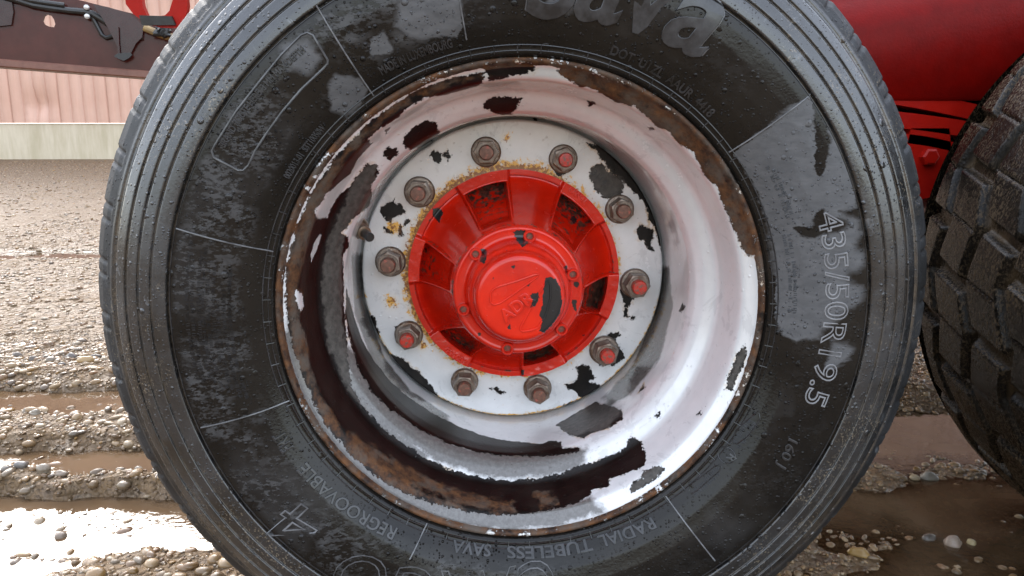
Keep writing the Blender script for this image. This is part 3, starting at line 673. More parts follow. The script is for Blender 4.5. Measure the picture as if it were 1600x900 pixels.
def lettering():
    def word(fn, label=None, mat=None):
        mb = MB(); fn(mb); o = mb.build('lettering', mat or LETTER, wheel, True, 30)
        if label: o['label'] = label
    def big(mb):
        arc_text('Sava', (822, 26), (1094, 92), 0.082, 0.0018, mb, bevel=0.0006, offset=0.0018, shear=0.12, spacing=0.95)
    word(big, 'large raised letters Sava', LETTER_FACE)
    word(lambda mb: arc_text('Sava', (819, 26), (1097, 92), 0.084, 0.0, mb, bevel=0.0012, shear=0.12, spacing=0.95, outline=True), 'raised edge of the large letters', LETTER_GLINT)
    word(lambda mb: arc_text('CARGO', (862, 868), (546, 858), 0.052, 0, mb, bevel=0.0008, outline=True), 'outlined letters CARGO', LETTER_GLINT)
    word(lambda mb: arc_text('4', (512, 812), (462, 782), 0.050, 0, mb, bevel=0.0009, outline=True), 'outlined numeral 4', letter_mat('glint_numeral', (0.07, 0.07, 0.072), (0.16, 0.162, 0.168)))  # numeral painted pale for the glint on its upward edges
    word(lambda mb: arc_text('435/50R19.5', (1276, 336), (1255, 628), 0.024, 0, mb, bevel=0.0008, outline=True), 'outlined size numbers 435/50R19.5', letter_mat('glint_size_figures', (0.15, 0.15, 0.155), (0.24, 0.242, 0.248)))  # pale colour imitates the glinting edges of the figures
    word(lambda mb: arc_text('REGROOVABLE', (622, 826), (478, 722), 0.0125, 0.0009, mb, bevel=0.00055), 'raised word REGROOVABLE')
    word(lambda mb: arc_text('FRT', (458, 698), (442, 672), 0.0125, 0.0009, mb, bevel=0.00055))
    word(lambda mb: arc_text('RADIAL', (1018, 808), (932, 838), 0.0115, 0.0009, mb, bevel=0.00055))
    word(lambda mb: arc_text('TUBELESS', (922, 841), (792, 853), 0.0115, 0.0009, mb, bevel=0.00055))
    word(lambda mb: arc_text('SAVA', (768, 851), (708, 843), 0.0115, 0.0009, mb, bevel=0.00055))
    word(lambda mb: arc_text('MADE IN LUXEMBOURG', (597, 117), (708, 73), 0.0080, 0.0007, mb, bevel=0.0004))
    word(lambda mb: arc_text('DOT  U1ZL  AAUR  4418', (952, 84), (1108, 184), 0.0085, 0.0007, mb, bevel=0.0004))
    word(lambda mb: arc_text('0020013-01  S3T10050W', (452, 280), (510, 200), 0.0065, 0.0007, mb, bevel=0.0004))
    word(lambda mb: arc_text('160 J', (1233, 684), (1214, 727), 0.0105, 0.0007, mb, bevel=0.0004))
    word(lambda mb: arc_text('BRAND ROUTE HERE  3 MM MAX DEPTH', (352, 232), (478, 80), 0.0070, 0.0007, mb, bevel=0.0004))
    word(lambda mb: arc_text('E4', (1126, 720), (1138, 704), 0.0095, 0.0007, mb, bevel=0.0004) if False else arc_text('R', (1142, 708), (1133, 717), 0.0075, 0.0007, mb, bevel=0.0004))
    # mould lines: bead rings with ticks, radial ridges, the frame of the regrooving notice
    mb = MB(); ring = lambda r, rad: mb.tube([tyre_pt(2 * PI * k / 360, r, 0.0002) for k in range(360)], rad, 6, closed=True)
    ring(.2745, .0007); ring(.2692, .0006); ring(.3640 - .0028, .0006)
    for k in range(72):
        a = 2 * PI * (k + 0.3) / 72; mb.tube([tyre_pt(a, r, 0.0004) for r in (.2668, .2692, .272, .2748)], .0008, 6)
    mb.build('bead_rings', LETTER, wheel); mb = MB()
    pale = letter_mat('glint_ridge', (0.07, 0.07, 0.072), (0.17, 0.172, 0.178))  # radial ridges coloured pale for the sky they reflect
    def line(fn, name, mat):
        b = MB(); fn(b); b.build(name, mat, wheel)
    for p, q in (((276, 357), (427, 393)), ((314, 668), (452, 626)), ((494, 8), (584, 150)), ((717, -6), (729, 62)), ((1139, 238), (1266, 147)), ((1040, 775), (1117, 876)), ((667, 818), (640, 874))):
        a, b = on_tyre(*p), on_tyre(*q); line(lambda t_: t_.tube([tyre_pt(a[0] + (b[0] - a[0]) * t, a[1] + (b[1] - a[1]) * t, 0.0005) for t in np.linspace(0, 1, 14)], .0008, 6), 'mould_line', pale)
    fr = subdiv([(331, 236), (336, 226), (368, 175), (405, 128), (440, 85), (470, 55), (480, 51), (489, 55), (512, 94), (512, 99), (505, 107), (470, 140), (440, 175), (415, 210), (398, 236), (388, 258), (380, 266), (372, 266), (334, 246)], 6)
    line(lambda b: b.tube([tyre_pt(*on_tyre(*p), 0.0004) for p in fr], .0012, 6, closed=True), 'notice_frame', LETTER_GLINT)
    t0, r0 = on_tyre(1135, 711); line(lambda b: b.tube([tyre_pt(t0 + .0085 / r0 * math.cos(k / 24 * 2 * PI), r0 + .0085 * math.sin(k / 24 * 2 * PI), 0.0005) for k in range(24)], .0007, 6, closed=True), 'mark_ring', LETTER)
    for pts in ([(1076, 768), (1080, 757), (1118, 728), (1128, 727), (1124, 736), (1090, 766), (1082, 771)], [(1143, 692), (1150, 672), (1178, 648), (1185, 642), (1188, 655), (1170, 680), (1152, 694)]):
        line(lambda b: b.tube([tyre_pt(*on_tyre(*p), 0.0004) for p in subdiv(pts, 5)], .0006, 6, closed=True), 'mark_frame', LETTER)
    # rows of print too fine to read: little raised strokes
    r_ = random.Random(5); mb = MB()
    def row(th0, r0, length, h, miss=0.1):
        p = 0.0
        while p < length:
            w = r_.uniform(0.0014, 0.0024)
            if r_.random() > miss:
                for dx in ((0,) if r_.random() < 0.4 else (-0.0006, 0.0006)):
                    t = th0 - (p + dx) / r0; hh = h * r_.uniform(0.6, 1)
                    mb.tube([tyre_pt(t, r0 + hh * q, 0.00025) for q in (0, 0.5, 1)], 0.00036, 5)
            p += w + (0.0022 if r_.random() < 0.17 else 0.0006)
    for k in range(9):
        a = on_tyre(304 + 9.6 * k + 8, 590 + 4.0 * k + r_.uniform(-6, 6)); row(a[0], a[1], 0.125 + r_.uniform(-0.02, 0.035), 0.0042)
    for k in range(2):
        a = on_tyre(1196 + k * 11, 262 + k * 6); row(a[0], a[1], 0.06, 0.0036, 0.2)
        a = on_tyre(1222 + k * 8, 368); row(a[0], a[1], 0.085, 0.0036, 0.2)
        a = on_tyre(1168 + 8 * k, 652 + 8 * k); row(a[0], a[1], 0.034, 0.005, 0.05)
        a = on_tyre(1118 + 2 * k, 730 + 8 * k); row(a[0], a[1], 0.036, 0.004, 0.05)
    mb.build('fine_print', LETTER, wheel)
lettering()

# ------------------------------------------------------------------ rim (barrel) and disc
DISC_Y = 0.228
RIMP = np.array([(.2500, .030), (.2585, .020), (.2625, .008), (.2640, .000), (.2630, -.0050), (.2605, -.0068), (.2580, -.0050), (.2565, .0000), (.2520, .0060), (.2470, .0105), (.2430, .0160), (.2415, .0230),
                 (.2370, .0560), (.2345, .0680), (.2300, .0740), (.2210, .0830), (.2130, .0930), (.2090, .1050), (.2080, .1250), (.2085, .1700), (.2090, .2100), (.2090, .2440), (.2000, .2480)])
RD = dens(RIMP, 0.0016)
for _ in range(3): RD[1:-1] = RD[1:-1] * 0.5 + (RD[:-2] + RD[2:]) * 0.25
RS = np.concatenate([[0], np.cumsum(np.hypot(np.diff(RD[:, 0]), np.diff(RD[:, 1])))]); RIM_PROF = (RS, RD[:, 0], RD[:, 1])
Z4 = lambda ox, oy, pts: [(ox + x / 4, oy + y / 4) for x, y in pts]
BIG_OUT = [(755, 112), (700, 122), (640, 147), (580, 188), (530, 238), (490, 295), (462, 355), (447, 420), (447, 480), (457, 540), (478, 600), (500, 650), (525, 685), (560, 722), (600, 752), (650, 778), (700, 793), (750, 802), (800, 805), (850, 799), (900, 786), (920, 775), (925, 765), (950, 760), (952, 747), (980, 740), (1007, 727), (1010, 712), (1000, 690), (985, 682)]
BIG_IN = [(975, 702), (925, 722), (875, 740), (837, 747), (800, 751), (775, 749), (725, 741), (675, 722), (637, 697), (605, 675), (575, 643), (552, 612), (545, 580), (541, 520), (537, 480), (537, 430), (535, 400), (545, 385), (544, 375), (536, 362), (552, 342), (562, 332), (577, 322), (581, 307), (580, 290), (592, 270), (587, 255), (572, 257), (560, 272), (550, 287), (530, 305), (517, 325), (512, 340), (492, 340), (492, 327), (505, 315), (510, 302), (537, 280), (547, 272), (560, 247), (580, 225), (577, 215), (595, 200), (620, 185), (637, 167), (665, 152), (700, 147), (745, 135), (755, 125)]
RIM_BARE = [('add', BIG_OUT + BIG_IN),
    ('add', [(755, 104), (800, 100), (835, 100), (837, 112), (800, 118), (765, 126)]),
    ('add', [(870, 106), (920, 112), (975, 130), (1030, 160), (1085, 203), (1130, 255), (1160, 310), (1178, 365), (1183, 400), (1167, 397), (1152, 372), (1142, 347), (1132, 325), (1120, 292), (1100, 275), (1095, 260), (1085, 240), (1060, 224), (1045, 206), (1025, 197), (1007, 178), (990, 165), (962, 160), (940, 146), (920, 136), (905, 136), (895, 128), (875, 114)]),
    # well ring low down by the disc
    ('add', [(541, 450), (552, 490), (565, 530), (585, 565), (610, 596), (640, 622), (680, 648), (720, 668), (760, 682), (800, 690), (850, 694), (857, 688), (876, 690), (880, 700), (905, 699), (903, 706), (860, 712), (800, 713), (750, 707), (700, 693), (650, 668), (610, 640), (580, 610), (560, 575), (546, 530), (540, 490)]),
    ('add', [(869, 664), (900, 645), (930, 628), (945, 632), (972, 640), (972, 655), (950, 670), (925, 676), (912, 686), (890, 680)]),
    ('add', [(755, 160), (770, 152), (797, 150), (817, 152), (810, 162), (800, 179), (785, 180), (770, 175), (755, 170)]),
    ('add', [(630, 222), (632, 212), (645, 197), (667, 188), (682, 192), (686, 207), (675, 220), (660, 228), (640, 234), (632, 230)]),
    ('add', [(599, 237), (607, 230), (620, 231), (622, 242), (615, 245), (610, 251), (600, 244)]),
    ('add', [(917, 157), (927, 159), (934, 164), (922, 165)]), ('add', [(1012, 198), (1022, 200), (1015, 204)]), ('add', [(833, 186), (847, 184), (838, 191)]), ('add', [(600, 203), (608, 200), (603, 212)]),
    ('add', [(1165, 540), (1167, 550), (1162, 567), (1150, 595), (1145, 607), (1132, 609), (1137, 592), (1145, 572), (1150, 555)]), ('add', [(1089, 647), (1095, 640), (1097, 651)]),
    ('add', [(1061, 486), (1067, 474), (1071, 480), (1066, 486)]), ('add', [(997, 615), (1005, 600), (1007, 606)]), ('add', [(1025, 650), (1030, 646), (1031, 653)]),
    ('add', [(985, 762), (990, 752), (1004, 747), (1005, 735), (1030, 727), (1039, 732), (1025, 750), (1000, 764), (986, 771)]),
    ('cut', [(462, 455), (472, 457), (475, 480), (470, 487), (462, 472), (461, 460)]), ('cut', [(503, 365), (497, 388), (486, 411), (485, 400), (492, 375)]),
    ('cut', [(925, 765), (937, 762), (941, 770), (935, 775), (925, 773)]), ('cut', [(646, 715), (650, 713), (649, 717)])]
RIM_RUST = [('add', BIG_OUT[:18] + [(650, 762), (607, 737), (575, 704), (540, 680), (510, 640), (490, 590), (478, 540), (470, 490), (470, 440), (477, 390), (490, 345), (515, 295), (560, 225), (640, 155), (700, 140), (755, 122)]),
    ('add', [(870, 100), (975, 122), (1085, 195), (1160, 305), (1190, 400), (1160, 400), (1130, 330), (1090, 262), (1020, 200), (960, 165), (870, 120)]),
    ('add', [(540, 675), (575, 690), (610, 715), (680, 755), (760, 780), (800, 785), (800, 797), (750, 795), (650, 765), (590, 730), (560, 710)]),
    ('add', [(840, 770), (860, 765), (865, 785), (845, 792)])]
RIM_DULL = [('add', [(560, 262), (590, 258), (580, 310), (555, 340), (536, 370), (534, 420), (535, 480), (541, 540), (560, 600), (590, 640), (580, 650), (545, 610), (515, 550), (505, 480), (505, 420), (515, 370), (540, 310)]),
    ('add', [(985, 757), (1000, 747), (1005, 735), (1030, 727), (1039, 732), (1025, 750), (1000, 764), (985, 771)]), ('add', RIM_BARE[15][1] if False else [(869, 664), (930, 628), (972, 640), (950, 670), (890, 682)]),
    ('add', [(1165, 540), (1167, 550), (1145, 607), (1132, 609), (1150, 555)])]
RIM_DIRT = [('add', [(455, 500), (475, 590), (510, 650), (560, 715), (640, 765), (720, 790), (800, 797), (860, 795), (920, 780), (940, 798), (860, 822), (800, 827), (700, 818), (600, 778), (520, 708), (468, 620), (442, 530)]),
    ('add', [(525, 520), (555, 595), (605, 665), (670, 712), (655, 728), (595, 685), (540, 615), (515, 550)]), ('add', [(530, 540), (560, 612), (610, 672), (680, 718), (760, 742), (850, 744), (905, 730), (915, 702), (800, 710), (720, 700), (650, 666), (600, 618), (560, 556)]), ('add', [(1020, 420), (1045, 420), (1050, 480), (1030, 560), (985, 615), (950, 635), (945, 620), (990, 570), (1020, 500)]), ('add', [(550, 400), (565, 400), (568, 470), (600, 560), (640, 610), (700, 650), (690, 665), (630, 630), (585, 570), (555, 490)])]
def build_rim():
    n = 1080; V, f, T = revolve(RD[:, 0], RD[:, 1], n, flip=False); nv = len(RD); s = np.tile(RS, n); R = np.tile(RD[:, 0], n); Y = np.tile(RD[:, 1], n)
    bare = rev_sdf(T, s, RIM_PROF, RIM_BARE); rust = rev_sdf(T, s, RIM_PROF, RIM_RUST); dull = rev_sdf(T, s, RIM_PROF, RIM_DULL)
    # rolled lip: rubbed to rust nearly all the way round
    lip = np.where((R > .2555) & (Y < .012), -0.0022 + 0.006 * (fbm(np.cos(T) * 14 + 20, np.sin(T) * 14 + 20 + R * 200) - 0.45), .03)
    bare = np.minimum(bare, lip); rust = np.minimum(rust, np.where((R > .2535) & (Y < .02), -0.006, .03))
    me = mesh('rim', V, f, True, attrs={'bare': bare, 'rust': rust, 'dull': dull, 'stain': np.zeros(len(V)), 'dirt': rev_sdf(T, s, RIM_PROF, RIM_DIRT)}, mats=[RIM_P])
    link('rim', me, wheel)
    # disc
    r = np.concatenate([np.linspace(.132, .2025, 64), [.2036, .2045, .2051, .2054, .2055, .2056]]); y = DISC_Y + np.concatenate([np.zeros(64), [.0003, .0010, .0022, .0040, .0080, .0200]])
    V, f, T = revolve(r, y, 1080); P = V[:, [0, 2]]
    def pl(px): return [(float(q[0]), float(q[2] - AX_Z)) for q in (at_y(x, yy, DISC_Y) for x, yy in px)]
    D = [[(594, 321), (592, 330), (600, 342), (612, 349), (615, 340), (632, 335), (634, 329), (626, 319), (617, 317), (615, 312), (612, 316)],
         [(671, 245), (677, 251), (685, 254), (692, 245), (700, 250), (706, 242), (700, 240), (697, 234), (691, 240), (677, 236)],
         [(600, 355), (607, 360), (615, 363), (612, 366), (604, 362)], [(622, 368), (632, 368), (628, 360), (625, 350)], [(632, 345), (640, 345), (631, 354)],
         [(925, 262), (940, 255), (955, 270), (975, 285), (975, 292), (965, 310), (950, 312), (930, 297), (921, 277)],
         [(917, 225), (935, 240), (940, 250), (955, 270), (975, 285), (982, 295), (997, 305), (1010, 325), (1012, 345), (1022, 355), (1034, 395), (1043, 390), (1036, 350), (1022, 315), (1004, 285), (974, 248), (940, 224)],
         [(995, 360), (1000, 352), (1012, 355), (1022, 357), (1020, 372), (1015, 380), (1022, 392), (1012, 390), (1007, 377), (997, 375)],
         [(970, 450), (980, 460), (990, 467), (985, 475), (980, 482), (982, 495), (975, 494), (975, 477), (970, 465)], [(985, 495), (992, 495), (987, 498)],
         [(945, 527), (955, 520), (967, 519), (969, 525), (960, 530), (947, 531)],
         [(927, 555), (932, 540), (945, 532), (960, 537), (974, 550), (974, 560), (960, 570), (935, 570)],
         [(900, 575), (910, 570), (920, 572), (925, 580), (930, 592), (922, 595), (940, 602), (932, 615), (920, 617), (907, 622), (900, 610), (887, 607), (882, 600), (895, 597), (905, 590)], [(882, 632), (900, 627), (910, 625), (905, 630), (885, 640)],
         [(562, 470), (575, 487), (585, 497), (590, 512), (592, 530), (580, 515), (572, 495), (563, 477)], [(595, 537), (607, 550), (607, 554), (597, 545)],
         [(612, 555), (630, 562), (650, 577), (665, 592), (680, 610), (685, 620), (670, 617), (647, 602), (625, 582), (615, 567)], [(692, 625), (701, 627), (697, 631)],
         [(766, 607), (775, 606), (790, 614), (782, 616)], [(867, 262), (882, 270), (875, 276), (869, 272)], [(618, 512), (624, 508), (622, 518)]]
    bare = sdf_ops(P, [('add', pl(q)) for q in D]); dull = sdf_ops(P, [('add', pl(D[5]))])
    rust = sdf_ops(P, [('add', pl(q)) for q in ([(604, 340), (632, 340), (632, 372), (604, 372)],)])
    rad = np.hypot(P[:, 0], P[:, 1]); side = 0.45 + 0.55 * sstep(-0.6, 0.5, -np.cos(T - math.radians(-25)))
    stain = np.clip(1 - (rad - .1405) / 0.020, 0, 1) * side
    for px, py, k in ((612, 472, 11), (617, 355, 12), (985, 575, 8), (660, 540, 9), (790, 215, 7), (905, 630, 8)):
        c = pl([(px, py)])[0]; stain = np.maximum(stain, 0.75 * np.exp(-((P[:, 0] - c[0]) ** 2 + (P[:, 1] - c[1]) ** 2) / (k / 1000) ** 2))
    stain = np.maximum(stain, 0.62 * sstep(.199, .2045, rad) * sstep(-.2, .5, -np.sin(T)))
    me = mesh('wheel_disc', V, f, True, attrs={'bare': bare, 'rust': rust, 'dull': dull, 'stain': stain, 'dirt': np.full(len(V), .03)}, mats=[RIM_P]); link('wheel_disc', me, wheel)
    # stamped number on the bare patch
    mb = MB()
    def flat_text(body, c, ang, h, y, mbb, ext=0.0004):
        v, ff = text_geo(body, h / 0.72, ext); p = at_y(*c, y); v[:, 0] -= (v[:, 0].max() + v[:, 0].min()) / 2; v[:, 1] -= h / 2
        ca, sa = math.cos(ang), math.sin(ang); mbb.add([(p[0] + x * ca - yy * sa, y - z, p[2] - AX_Z + x * sa + yy * ca) for x, yy, z in v], ff)
    flat_text('3114', (937, 277), -0.75, 0.009, DISC_Y - 0.0004, mb, 0.0005); mb.build('stamped_number', BLACKP, wheel)
build_rim()

# ------------------------------------------------------------------ wheel nuts
def make_nut(tipm, name='wheel_nut'):
    mb = MB(); A = (0, -1, 0)
    mb.lathe((0, 0, 0), A, [(.0225, -.001), (.0225, .0035), (.0205, .0058), (.0185, .0062)], 28)
    mb.lathe((0, 0, 0), A, [(.0192, .005), (.0192, .0225), (.0178, .0262), (.0150, .0268)], 6)
    mb.lathe((0, 0, 0), A, [(.0150, .024), (.0142, .0285), (.0118, .0285), (.0118, .026)], 20)
    mb.lathe((0, 0, 0), A, [(.0108, .024), (.0108, .0365), (.0095, .0385), (.0055, .0388)], 20, 1)
    return mb.build(name, [STEEL, tipm], wheel, True, 30)
STUDS = [(759, 235), (886, 246), (978, 329), (1002, 450), (949, 557), (843, 620), (725, 609), (632, 535), (603, 415), (649, 300)]
protos = {}
for i, (px, py) in enumerate(STUDS):
    red = i in (1, 3, 4, 7); key = 'r' if red else 'b'
    p = at_y(px, py, 0.192); th = math.atan2(p[2] - AX_Z, p[0])
    if key not in protos: o = protos[key] = make_nut(STUD_RED if red else RUSTY)
    else: o = protos[key].copy(); COL.objects.link(o); o.parent = wheel
    o.location = (.1672 * math.cos(th), DISC_Y, .1672 * math.sin(th)); o.rotation_euler = (0, i * 0.71, 0); s_ = 1 + 0.04 * math.sin(i * 5); o.scale = (s_ * .89, 1.0, s_ * .89)
    o['label'] = 'wheel nut with red-painted stud end' if red else 'wheel nut with bare rusty stud end'

# ------------------------------------------------------------------ hub
def build_hub():
    n = 1080; r = np.concatenate([np.linspace(.066, .1404, 74), [.1412, .1412]]); th = np.arange(n) / n * 2 * PI
    T = np.repeat(th, len(r)).reshape(n, -1); R = np.broadcast_to(r[None], T.shape).copy()
    bounds = [1, 31, 62.5, 93, 123, 157, 184, 215, 244, 274, 301, 334, 361]; pocket = [0, 1, 0, 1, 0, 1, 0, 1, 0, 1, 0, 1]
    deg = (np.degrees(T) - 1) % 360 + 1; pk = np.zeros_like(T); dist = np.full_like(T, 99.)
    for a, b, k in zip(bounds[:-1], bounds[1:], pocket):
        if k: pk = np.maximum(pk, sstep(a - 1.0, a + 1.2, deg) * (1 - sstep(b - 1.2, b + 1.0, deg)))
    pin = np.zeros_like(T)                                     # the recess itself starts well inside its sector
    for a, b, k in zip(bounds[:-1], bounds[1:], pocket):
        if k: pin = np.maximum(pin, sstep(a + 1.6, a + 3.6, deg) * (1 - sstep(b - 3.6, b - 1.6, deg)))
    t = np.clip((.1345 - R) / (.1345 - .079), 0, 1)
    scoop = .2190 - .104 * t ** 1.9 - .004 * t; lip = .2120
    ys = np.where(R > .1345, lip, lip + (scoop - lip) * sstep(0, .0025, .1345 - R))
    tl = np.clip((.1275 - R) / (.1275 - .079), 0, 1)
    land = .2085 - .0015 * (R - .1245) / .016; land_in = .2085 - .094 * tl ** 1.25
    yp_land = np.where(R > .1275, land, land_in)
    floor = .2345 - .0765 * np.clip((.1245 - R) / (.1245 - .086), 0, 1) ** 1.35 + 0.004 * (fbm(R * 90 + 4, T * 9) - 0.45)
    recess = sstep(0, .0022, .1262 - R) * sstep(.0825, .0865, R) * pin
    yp = yp_land + np.maximum(floor - yp_land, 0) * recess
    Y = ys * (1 - pk) + yp * pk
    Y[R < .0785] = np.minimum(Y[R < .0785], .118)
    Y[:, -1] = .245
    Y += 0.0009 * (fbm(np.cos(T) * R * 120 + 50, np.sin(T) * R * 120 + 50, 3) - 0.45) * (0.35 + pk)
    R[:, -2:] = .1412
    V = np.stack([np.cos(T) * R, Y, np.sin(T) * R], -1).reshape(-1, 3); P = V[:, [0, 2]]
    amt = {1: .62, 3: .62, 5: .42, 7: .58, 9: .72, 11: .9}; grime = np.zeros_like(T)
    for i, (a, b, k) in enumerate(zip(bounds[:-1], bounds[1:], pocket)):
        if k: grime = np.maximum(grime, ((deg > a) & (deg < b)) * recess * amt[i] * (0.55 + 0.45 * sstep(.095, .118, R)))
    grime = np.maximum(grime, .50 * np.exp(-((R - .0800) / .0016) ** 2)); grime = np.maximum(grime, .46 * np.exp(-((R - .1340) / .0012) ** 2) * (1 - pk))
    for bd in bounds[:-1]: grime = np.maximum(grime, .42 * np.exp(-((deg - bd) / 0.7) ** 2) * (R > .09))
    Zb = lambda pts, y: [(float(q[0]), float(q[2] - AX_Z)) for q in (at_y(620 + a / 2.5, 250 + b / 2.5, y) for a, b in pts)]
    bare = sdf_ops(P, [('add', Zb([(138, 190), (160, 188), (182, 208), (165, 248), (140, 222)], .208)), ('add', Zb([(670, 225), (690, 215), (702, 232), (685, 245)], .225)), ('add', Zb([(485, 820), (497, 815), (495, 842), (486, 840)], .21)), ('add', Zb([(732, 695), (742, 692), (738, 706)], .2)), ('add', Zb([(848, 465), (853, 460), (850, 474)], .21))])
    me = mesh('hub', V, grid_faces(n, R.shape[1]), True, attrs={'bare': bare, 'grime': grime.ravel()}, mats=[RED_HUB]); sharp(me, 50); link('hub', me, wheel)
    # hub cap: bolted flange and domed cover
    cp = dens(np.array([(.0775, .135), (.0790, .112), (.0785, .1085), (.0765, .1070), (.0740, .1070), (.0735, .1078), (.0660, .1078), (.0640, .1060), (.0625, .1000), (.0605, .0880), (.0585, .0830), (.0560, .0815), (.0545, .0790), (.0535, .0720), (.0515, .0660), (.0490, .0630), (.0470, .0622), (.0300, .0615), (.0050, .0612), (.0001, .0612)]), .0012)
    for _ in range(2): cp[1:-1] = cp[1:-1] * 0.5 + (cp[:-2] + cp[2:]) * 0.25
    V, f, T = revolve(cp[:, 0], cp[:, 1], 360); P = V[:, [0, 2]]; FY = .062
    ops = [('add', Zb([(583, 462), (602, 458), (620, 465), (640, 500), (648, 560), (635, 610), (600, 655), (577, 676), (558, 668), (568, 625), (555, 603), (568, 565), (572, 500)], FY)),
           ('add', Zb([(520, 527), (552, 514), (556, 540), (540, 572), (522, 575), (530, 548)], FY)), ('add', Zb([(432, 655), (442, 640), (444, 662)], FY)), ('add', Zb([(438, 706), (466, 710), (450, 717)], FY)), ('add', Zb([(448, 415), (464, 412), (456, 424)], FY)), ('add', Zb([(505, 488), (522, 482), (514, 495)], FY)),
           ('add', Zb([(453, 282), (470, 275), (500, 275), (512, 318), (485, 328), (468, 310)], .107)), ('add', Zb([(328, 345), (352, 352), (343, 392), (325, 388)], .107)), ('add', Zb([(690, 475), (712, 478), (708, 502), (693, 492)], .107)), ('add', Zb([(684, 545), (704, 548), (700, 590), (688, 580)], .107)), ('add', Zb([(652, 415), (664, 410), (666, 432), (655, 440)], .107)), ('add', Zb([(318, 678), (330, 678), (328, 690), (319, 690)], .107)), ('add', Zb([(373, 458), (380, 458), (377, 466)], FY))]
    me = mesh('hub_cap', V, f, True, attrs={'bare': sdf_ops(P, ops), 'grime': np.zeros(len(V))}, mats=[RED_HUB]); link('hub_cap', me, wheel)
    # raised emblem on the cap
    mb = MB(); FYY = .0612
    v, ff = text_geo('ADR', .0145 / .72, .0016, bevel=0.0008, offset=0.0003, spacing=1.05); c = at_y(620 + 468 / 2.5, 250 + 572 / 2.5, FYY); v[:, 0] -= (v[:, 0].max() + v[:, 0].min()) / 2; v[:, 1] -= .007; a = math.radians(38); ca, sa = math.cos(a), math.sin(a)
    mb.add([(c[0] + x * ca - y * sa, FYY - z, c[2] - AX_Z + x * sa + y * ca) for x, y, z in v], ff)
    for pts in ([(365, 545), (366, 520), (380, 502), (400, 493), (470, 472), (540, 447), (556, 446), (548, 458), (510, 485), (440, 535), (405, 558), (380, 565), (368, 558)], [(592, 470), (575, 492), (545, 540), (515, 598), (486, 648), (482, 664), (492, 670), (525, 664), (552, 655), (580, 610), (600, 540), (600, 490)]):
        mb.tube([(q[0], FYY - .0001, q[2] - AX_Z) for q in (at_y(620 + a_ / 2.5, 250 + b_ / 2.5, FYY) for a_, b_ in subdiv(pts, 12))], .0012, 6, closed=True)
    o = mb.build('emblem', RED_HUB, wheel); o['label'] = 'raised emblem with the letters ADR'
    o.data.attributes.new('bare', 'FLOAT', 'POINT').data.foreach_set('value', sdf_ops(np.array(mb.v)[:, [0, 2]], ops[:2]).astype(np.float32))
    # cap screws with a hexagon socket
    for i, (px, py) in enumerate([(828, 370), (743, 398), (896, 430), (724, 485), (878, 516), (793, 546)]):
        p = at_y(px, py, .100)
        if i == 0:
            m = MB().lathe((0, 0, 0), (0, -1, 0), [(.0078, -.002), (.0078, .0055), (.0068, .0068), (.0050, .0068), (.0044, .0058), (.0042, .0012)], 20).lathe((0, 0, 0), (0, -1, 0), [(.0041, .0012), (.0041, .0016), (.0036, .0017)], 6, 1)
            sc = m.build('cap_screw', [RED_HUB, RUSTY], wheel); sc.data.attributes.new('bare', 'FLOAT', 'POINT').data.foreach_set('value', np.full(len(m.v), .03, np.float32)); o = sc
        else: o = sc.copy(); COL.objects.link(o); o.parent = wheel
        o.location = (p[0], .1078, p[2] - AX_Z); o.rotation_euler = (0, i, 0)
    # cast figures on the lands
    for body, c, h in (('000053', (712, 557), .0085), ('OW41', (903, 304), .0075)):
        mb = MB(); p = at_y(*c, .2075); th = math.atan2(p[2] - AX_Z, p[0]); rr = math.hypot(p[0], p[2] - AX_Z); v, ff = text_geo(body, h / .72, .0009, bevel=0.0005); v[:, 0] -= (v[:, 0].max() + v[:, 0].min()) / 2; v[:, 1] -= h / 2
        sg = 1 if th > 0 else -1
        mb.add([((rr + sg * y) * math.cos(th - sg * x / rr), .2075 - z, (rr + sg * y) * math.sin(th - sg * x / rr)) for x, y, z in v], ff)
        o = mb.build('cast_figures', RED_HUB, wheel); o.data.attributes.new('bare', 'FLOAT', 'POINT').data.foreach_set('value', np.full(len(mb.v), .03, np.float32))
build_hub()

# valve
b0, b1 = at_y(556, 354, .180), at_y(578, 371, .135); ctr = np.array([0, 0, AX_Z]); L = np.linalg.norm(b1 - b0); d_ = (b1 - b0) / L
mb = MB().lathe(b0 - ctr, d_, [(.015, -.006), (.015, .006), (.0125, .013), (.0095, .016), (.0088, L * .62), (.0076, L * .64)], 20).lathe(b0 - ctr + d_ * L * .6, d_, [(.0052, 0), (.0058, .003), (.0058, L * .40), (.0046, L * .43)], 16, 1)
mb.build('valve_stem', [BRASS, BLACKP], wheel)

